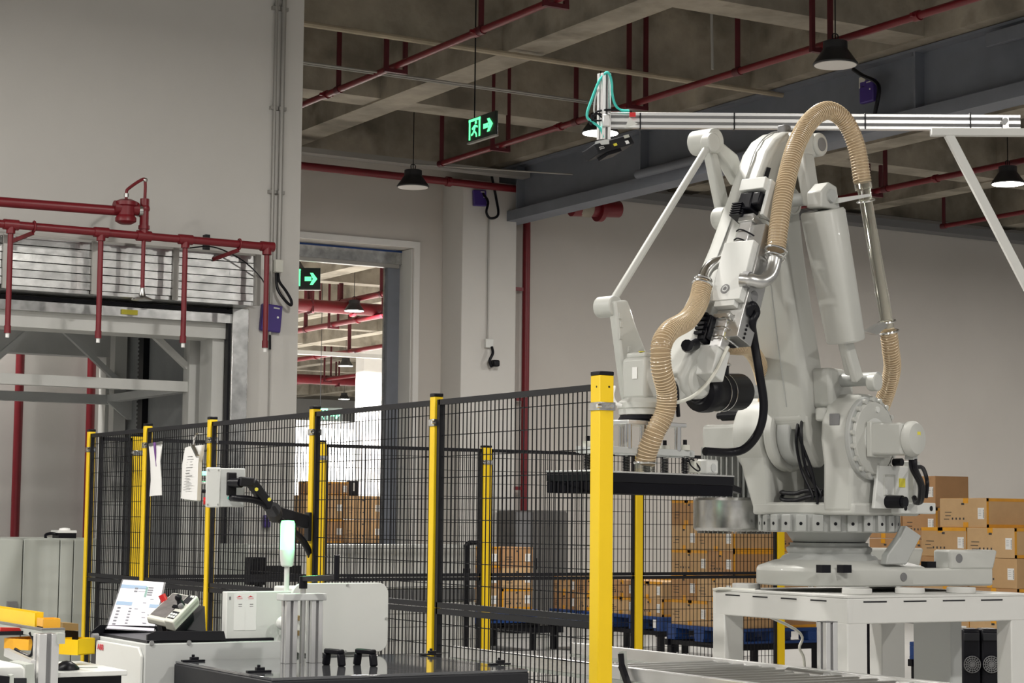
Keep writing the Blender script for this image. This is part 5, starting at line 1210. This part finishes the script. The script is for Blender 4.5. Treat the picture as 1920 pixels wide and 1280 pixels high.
# ================================================================== cartons on blue pallets
def carton(lo, size, mk, label, rnd, group, tape=True, tag_face='x', txt=True, full_=None):
    x, y, z = lo; lx, ly, lz = size
    t = thing('carton', (x+lx/2, y+ly/2, z), label, 'carton', group)
    g_ = .0025
    MB().bb((x+g_, y+g_, z), (x+lx-g_, y+ly-g_, z+lz-.002)).build('box', mk, t, bevel=.004)
    tw = .028
    full = tape and rnd.random() < .40
    if full_ is not None: full = full_
    if full:
        m = MB()
        for z0, z1 in ((z+lz-tw, z+lz-.001), (z+.001, z+tw)):
            m.bb((x+.004, y+g_-.0015, z0), (x+lx-.004, y+g_, z1))
        m.bb((x+.004, y+g_-.0015, z+.001), (x+tw, y+g_, z+lz-.001))
        m.bb((x+.01, y+.01, z+lz-.002), (x+lx-.01, y+ly-.01, z+lz-.0005))
        m.build('tape', 'tape', t)
    if tape:
        m = MB()
        ym = y+ly*rnd.uniform(.42, .58)
        m.bb((x+g_-.0015, ym-.03, z+lz-.045), (x+g_, ym+.03, z+lz-.001)); m.bb((x+g_-.0015, ym-.03, z+.001), (x+g_, ym+.03, z+.045))
        if rnd.random() < .4: m.bb((x+g_-.0015, y+.004, z+lz-.03), (x+g_, y+ly-.004, z+lz-.001))
        m.build('tape_tab', 'tape', t)
    lw, lh = .075, .095
    if tag_face == 'x':
        ux, n = -Y1, -X1; o = V((x+g_, y, z)); L = ly
        P = lambda u, v: V((x+g_-.001, y+ly-u, z+v))
    else:
        ux, n = X1, -Y1; L = lx
        P = lambda u, v: V((x+u, y+g_-.001, z+v))
    u0 = L-lw-.03
    c = P(u0+lw/2, lz*.48); s_ = MB().box(c, (lw, .0012, lh), (ux, n, Z1)).build('shipping_label', 'paper', t)
    m = MB()
    for k in range(9): m.box(c+ux*(lw*(.5-.04)-.0)-ux*(.004+.0)+Z1*(lh*(-.38+k*.085)), (.010, .0012, .003 if k % 2 else .005), (ux, n, Z1))
    for k in range(4): m.box(c-ux*.012+Z1*(lh*(.30-k*.16)), (.03, .0012, .002), (ux, n, Z1))
    for v_ in m.v: v_ += n*.0009
    m.build('barcode', 'ink', s_, kind='stuff')
    if txt:
        m = MB()
        for k in range(3): m.box(P(.06+.06*rnd.uniform(.4, .9), lz*(.52-.12*k)), (.10*rnd.uniform(.6, 1), .0012, .006), (ux, n, Z1))
        m.box(P(L*.5, lz*.8), (.035, .0012, .018), (ux, n, Z1))
        if rnd.random() < .5:
            for k in range(4): m.box(P(L*.28+k*.045, lz*.30), (.016, .0012, .018), (ux, n, Z1))
        m.build('print', 'ink', t, kind='stuff')
    return t
def pallet(x, y, zt, lx, ly, label, stand_label):
    t = thing('plastic_pallet', (x+lx/2, y+ly/2, zt-.15), label, 'pallet', 'blue plastic pallets')
    MB().bb((x, y, zt-.035), (x+lx, y+ly, zt)).build('deck', 'blue', t, bevel=.004)
    for i in range(3):
        for j in range(3):
            bx_, by_ = x+(lx-.16)*i/2, y+(ly-.16)*j/2; MB().bb((bx_, by_, zt-.125), (bx_+.16, by_+.16, zt-.035)).build('foot', 'blue', t, bevel=.004)
    for j in range(3): MB().bb((x, y+(ly-.14)*j/2, zt-.15), (x+lx, y+(ly-.14)*j/2+.14, zt-.125)).build('skid', 'blue', t)
    MB().bb((x-.002, y+.10, zt-.12), (x, y+.16, zt-.03)).build('tag', 'paper', t)
    s_ = thing('pallet_stand', (x+lx/2, y+ly/2, 0), stand_label, 'stand', 'black pallet stands')
    zz = zt-.15
    for yy in (y+.02, y+ly-.06): MB().bb((x-.03, yy, zz-.06), (x+lx+.03, yy+.05, zz)).build('rail', 'black', s_)
    for xx in (x, x+lx/2, x+lx-.05): MB().bb((xx, y+.02, zz-.05), (xx+.05, y+ly-.02, zz-.005)).build('cross_rail', 'black', s_)
    for xx in (x, x+lx-.06):
        for yy in (y+.02, y+ly-.08): MB().bb((xx, yy, 0), (xx+.06, yy+.06, zz-.05)).build('leg', 'black', s_)
rc_ = random.Random(11)
CM = ['card_a', 'card_b', 'card_c']
# stack A: tall stack behind the robot, seen through the far fence
W = onZ(1374, 1179, .475); ax_, ay_ = W.x, W.y
pallet(ax_-.02, ay_-.02, .475, 1.10, 1.10, 'blue pallet under the tall carton stack beside the robot table', 'black stand under the tall carton stack beside the robot table')
lev = ['bottom', 'second', 'third', 'fourth', 'top']
for k in range(5):
    z = .475+.25*k
    ys = [(0, .42), (.42, .62)] if k % 2 == 0 else [(0, .60), (.60, .44)]
    for j, (o, l) in enumerate(ys):
        if k == 4 and j == 0: continue
        carton((ax_, ay_+o, z), (.50, l, .25), CM[(k+j) % 3], '%s-row carton at the %s of the tall stack behind the silver fan cowl' % (lev[k], 'left' if j else 'near corner'), rc_, 'cartons of the tall stack by the robot', tape=True, tag_face='x')
    if k < 4:
        carton((ax_+.50, ay_, z), (.54, .52, .25), CM[(k+2) % 3], '%s-row carton at the right of the tall stack behind the silver fan cowl' % lev[k], rc_, 'cartons of the tall stack by the robot', tag_face='y')
# stacks B: low ones further left
W = onZ(1240, 1157, .475)
for bi, (yy, nm) in enumerate(((W.y, 'right'), (W.y+1.2, 'left'))):
    pallet(W.x, yy, .475, 1.10, 1.10, 'blue pallet under the low cartons, the %s one of two behind the front post' % nm, 'black stand under the %s low pallet behind the front post' % nm)
    for k in range(2):
        for j in range(2):
            if bi == 0 and k == 1 and j == 0:
                pass
            carton((W.x+.02, yy+.02+j*.53, .475+k*.19), (.50, .52, .19), CM[(k+j+bi) % 3], '%s carton at the %s of the %s low pallet behind the front post' % ('upper' if k else 'lower', 'left' if j else 'right', nm), rc_, 'cartons on the low pallets')
            carton((W.x+.53, yy+.02, .475+k*.19), (.52, .50, .19), CM[(k+bi+1) % 3], '%s rear carton of the %s low pallet behind the front post' % ('upper' if k else 'lower', nm), rc_, 'cartons on the low pallets', tag_face='y') if j == 0 else None
# stack C: at the wall, left of the grey cabinet
W = onZ(1001, 1142, .475)
pallet(W.x-.9, W.y, .475, .95, 1.0, 'blue pallet beside the dark grey cabinet behind the mesh', 'black stand of the pallet beside the dark grey cabinet')
for k in range(3):
    for j in range(2): carton((W.x-.42-j*.45, W.y+.03, .475+.24*k), (.42, .55, .24), CM[(k+j) % 3], '%s %s carton of the stack beside the dark grey cabinet' % (['bottom', 'middle', 'top'][k], 'left' if j else 'right'), rc_, 'cartons beside the grey cabinet', tag_face='y')
# stack D: right edge, in front of the back wall
W = onZ(1908, 1219, .48); dx_, dy_ = W.x, W.y
pallet(dx_-.02, dy_-.02, .48, 1.10, 1.30, 'blue pallet under the carton stack at the right edge', 'black stand under the carton stack at the right edge')
names = ['bottom', 'second', 'third', 'fourth']
for k in range(4):
    z = .48+.25*k
    if k == 3:
        carton((dx_, dy_+.02, z), (.45, .56, .25), 'card_b', 'fourth-row near carton with orange tape at the right edge', rc_, 'cartons at the right edge', full_=True)
        carton((dx_, dy_+.585, z), (.45, .56, .25), 'card_a', 'fourth-row carton left of the taped near one at the right edge', rc_, 'cartons at the right edge')
    else:
        carton((dx_, dy_, z), (.45, .56, .25), CM[(k+1) % 3], '%s-row near carton of the stack at the right edge' % names[k], rc_, 'cartons at the right edge')
        carton((dx_, dy_+.565, z), (.45, .56, .25), CM[k % 3], '%s-row far carton of the stack at the right edge' % names[k], rc_, 'cartons at the right edge')
    carton((dx_+.455, dy_, z), (.50, .45, .25), CM[(k+2) % 3], '%s-row carton cut by the right picture edge' % names[k], rc_, 'cartons at the right edge', tag_face='y')
q_ = onZ(1836, 993, 1.48)
carton((dx_+.02, dy_+.36, 1.48), (.46, .57, .25), 'card_b', 'topmost pale carton with orange taped end at the right', rc_, 'cartons at the right edge', full_=True)
# stack E: behind the robot connector panel
W = atd(1754, 952, 18.4); ex_, ey_ = W.x, W.y
for k in range(4):
    z = 1.665-.295*k
    carton((ex_, ey_, z), (.42, .46, .29), 'card_c', '%s reddish carton in the column just right of the robot' % ['top', 'second', 'third', 'lowest'][k], rc_, 'reddish cartons by the robot')
    if k: carton((ex_-.0, ey_+.47, z), (.42, .46, .29), 'card_c', '%s reddish carton behind the robot turntable' % ['', 'upper', 'middle', 'lower'][k], rc_, 'reddish cartons by the robot')
pallet(ex_-.02, ey_-.02, 1.665-.295*3, .9, 1.0, 'blue pallet under the reddish carton column', 'black stand under the reddish carton column')
# stack F: in the next hall
W = onY(716, 1018, 26.2)
t = thing('steel_table', (W.x-.6, 26.5, 0), 'black steel table carrying the cartons inside the tall doorway', 'table')
MB().bb((W.x-1.5, 26.15, W.z-.04), (W.x+.05, 27.0, W.z)).build('top', 'black', t)
for x in (W.x-1.45, W.x-.05):
    for y in (26.2, 26.9): MB().bb((x, y, 0), (x+.06, y+.06, W.z-.04)).build('leg', 'black', t)
for k in range(2):
    for j in range(2): carton((W.x-.62*(j+1), 26.2, W.z+.345*k), (.61, .5, .345), CM[(k+2*j) % 3], '%s %s carton inside the tall doorway' % ('upper' if k else 'lower', 'left' if j else 'right'), rc_, 'cartons in the doorway', tag_face='y')
carton((W.x-1.15, 26.25, W.z+.69), (.62, .42, .20), 'card_c', 'flat carton lying on top of the doorway cartons', rc_, 'cartons in the doorway', tag_face='y')
c = V((W.x-.42, 26.35, W.z+.69)); t = thing('handheld_scanner', c, 'small dark device on top of the doorway cartons', 'device')
MB().box(c+Z1*.11, (.16, .1, .22)).build('body', 'black', t, bevel=.01); MB().box(c+Z1*.13-Y1*.052, (.03, .004, .12)).build('mark', 'ctrl_grey', t)

# ------------------------------------------------------------------ things behind the far fence
y_ = 15.0
a, b = onY(592, 1021, y_), onY(893, 1026, y_)
t = thing('conveyor_enclosure', ((a.x+b.x)/2, y_+.3, 0), 'long pale grey panelled enclosure behind the far fence below the doorway', 'enclosure')
n = 5
MB().bb((a.x-.6, y_+.03, 0), (b.x, y_+.6, a.z)).build('frame', 'cab_grey', t)
for k in range(n+2):
    x0 = a.x-.6+(b.x-a.x+.6)*k/(n+2); x1 = a.x-.6+(b.x-a.x+.6)*(k+1)/(n+2)
    MB().bb((x0+.005, y_, .92), (x1-.005, y_+.03, a.z-.005)).build('panel', 'white_paint', t, bevel=.004); MB().bb((x0+.005, y_, .1), (x1-.005, y_+.03, .80)).build('panel', 'white_paint', t, bevel=.004)
MB().bb((a.x-.6, y_+.01, .81), (b.x, y_+.03, .91)).build('dark_stripe', 'grey_mid', t)  # dark stripe between the upper and lower panels
yc = 22.9
a, b = onY(967, 957, yc), onY(1064, 958, yc)
t = thing('electrical_cabinet', ((a.x+b.x)/2, yc+.2, 0), 'tall dark grey electrical cabinet against the back wall behind the mesh', 'cabinet')
MB().bb((a.x, yc+.02, .1), (b.x, yc+.5, a.z)).build('case', 'cabinet_dark', t, bevel=.005)
mid = onY(999, 1000, yc).x
MB().bb((a.x+.01, yc, .15), (mid-.006, yc+.02, a.z-.02)).build('door', 'grey_mid', t); MB().bb((mid+.006, yc, .15), (b.x-.01, yc+.02, a.z-.02)).build('door', 'cabinet_dark', t)
MB().bb((mid+.04, yc-.02, .85), (mid+.06, yc, 1.0)).build('handle', 'black', t); MB().bb((a.x+.02, yc+.05, 0), (b.x-.02, yc+.45, .1)).build('plinth', 'black', t)
p0 = onY(873, 1230, 14.5)
t = thing('cable_pole', (p0.x, 14.5, 0), 'thin black bent pole standing left of a far yellow post', 'pole')
MB().tube([(p0.x, 14.5, 0), (p0.x, 14.5, .9), (p0.x, 14.5, onY(873, 1035, 14.5).z), onY(875, 1022, 14.5), onY(884, 1017, 14.5), onY(905, 1017, 14.5)], .022, 10, 5).build('tube', 'black', t)
MB().cyl((p0.x, 14.5, 0), (p0.x, 14.5, .02), .08, n=16).build('foot', 'black', t)
for z in (.7, 1.05): MB().cyl((p0.x, 14.5, z), (p0.x, 14.5, z+.05), .032, n=12).build('sleeve', 'black', t)
p0 = onY(485, 1070, 14.7)
t = thing('scanner_stand', (p0.x, 14.7, 0), 'black scanner box on a stand behind the mesh beside the lift', 'stand')
MB().box((p0.x-.03, 14.7, p0.z), (.14, .12, .22)).build('head', 'black', t, bevel=.01); MB().cyl((p0.x, 14.7, 0), (p0.x, 14.7, p0.z-.1), .03, n=10).build('post', 'black', t)
MB().box((p0.x+.22, 14.75, p0.z-.02), (.34, .03, .12)).build('side_board', 'char', t); MB().cyl((p0.x, 14.7, 0), (p0.x, 14.7, .02), .12, n=14).build('foot', 'black', t)
c = onY(497, 977, 16); emergency_light(c, (0, -1, 0), .06, .11, 'small purple box on the white wall seen through the mesh above the signal lamp')

# ------------------------------------------------------------------ roller conveyor in front of the robot table
cv = thing('roller_conveyor', (5.55, 8, 0), 'aluminium roller conveyor running in front of the robot table', 'conveyor')
zc_ = .835; CXa, CXb = 5.17, 5.93
for x in (CXa, CXb):
    MB().bb((x-.02, 6.2, zc_-.06), (x+.02, 9.3, zc_)).build('side_rail', 'alu', cv, bevel=.003)
    MB().bb((x-.028, 6.2, zc_-.075), (x+.028, 9.3, zc_-.06)).build('rail_lip', 'cab_grey', cv)
for k in range(15): MB().cyl((CXa+.02, 6.3+k*.12, zc_-.035), (CXb-.02, 6.3+k*.12, zc_-.035), .025, n=12).build('roller', 'steel', cv)
for y in (6.6, 7.8, 9.2):
    for x in (CXa, CXb): MB().bb((x-.025, y, 0), (x+.025, y+.05, zc_-.06)).build('leg', 'alu', cv)
MB().cyl(onX(1480, 1262, CXb-.08), onX(1550, 1272, CXb-.10), .03, n=14).build('drive_motor', 'steel', cv)
p = onX(1551, 1166, CXb+.06)
t = thing('guide_post', (p.x, p.y, 0), 'slotted aluminium post standing before the robot table leg', 'post')
profile(V((p.x, p.y, 0)), V((p.x, p.y, p.z)), .068, 'profile', t); MB().bb((p.x-.034, p.y-.034, p.z), (p.x+.034, p.y+.034, p.z+.004)).build('cap', 'grey_mid', t)
p = onX(1164, 1265, CXa)
t = thing('clamp_lever', (p.x, p.y, p.z-.1), 'black clamp lever with a pale bracket at the foot of the front fence post', 'lever')
MB().prism([onX(1160, 1222, CXa-.03), onX(1168, 1220, CXa-.03), onX(1172, 1275, CXa-.03), onX(1163, 1275, CXa-.03)], (.02, 0, 0)).build('bracket', 'cab_grey', t)
MB().bar(onX(1164, 1225, CXa-.05), onX(1166, 1248, CXa-.05), .016, .022).bar(onX(1165, 1247, CXa-.05), onX(1180, 1290, CXa-.05), .022, .026).build('lever', 'black', t)
tag(MB().tube([(6.45, 8.35, 1.15), (6.42, 8.66, 1.13), atd(1492, 1180, 11.0), atd(1499, 1215, 11.0), atd(1508, 1240, 11.0), V((atd(1510, 1300, 11.0).x, atd(1510, 1300, 11.0).y, .5))], .008, 8, 6).build('air_tube', 'cream'), 'limp cream air tube hanging behind the robot table', 'tube')
# two black cooling units with round grilles
for i, px in enumerate((1822, 1858)):
    D = 12.6; c = atd(px, 1245, D); top = atd(px, 1176, D).z
    un = V((-.51, -.86, 0)); ux = V((.86, -.51, 0))
    t = thing('cooling_unit', (c.x, c.y, 0), 'black cooling unit with a round fan grille under the table, %s of two' % ('left' if i == 0 else 'right'), 'fan', 'black cooling units')
    MB().box(V((c.x, c.y, top/2))-un*.08, (.118, .16, top-.02), (ux, un, Z1)).build('body', 'black', t, bevel=.015)
    cz_ = c.z
    fc = V((c.x, c.y, cz_))+un*.01
    MB().cyl(fc-un*.01, fc+un*.005, .055, n=28).build('fan_disc', 'char', t)
    m = MB()
    for R_ in (.016, .028, .040, .052): m.ring(fc+un*.008, un, R_, .0022, 28, 5)
    for k in range(8):
        an = k*math.pi/8; e = ux*math.cos(an)+Z1*math.sin(an); m.cyl(fc+un*.008-e*.054, fc+un*.008+e*.054, .0018, n=5)
    m.build('grille', 'grey_mid', t)
    MB().ring(fc, un, .052, .007, 28, 8).build('fan_ring', 'black', t)
    MB().box(V((c.x, c.y, top-.06))+un*.005, (.10, .02, .05), (ux, un, Z1)).build('filter_cover', 'char', t, bevel=.006)
for o in list(bpy.data.objects):
    if '_o' in o: del o['_o']
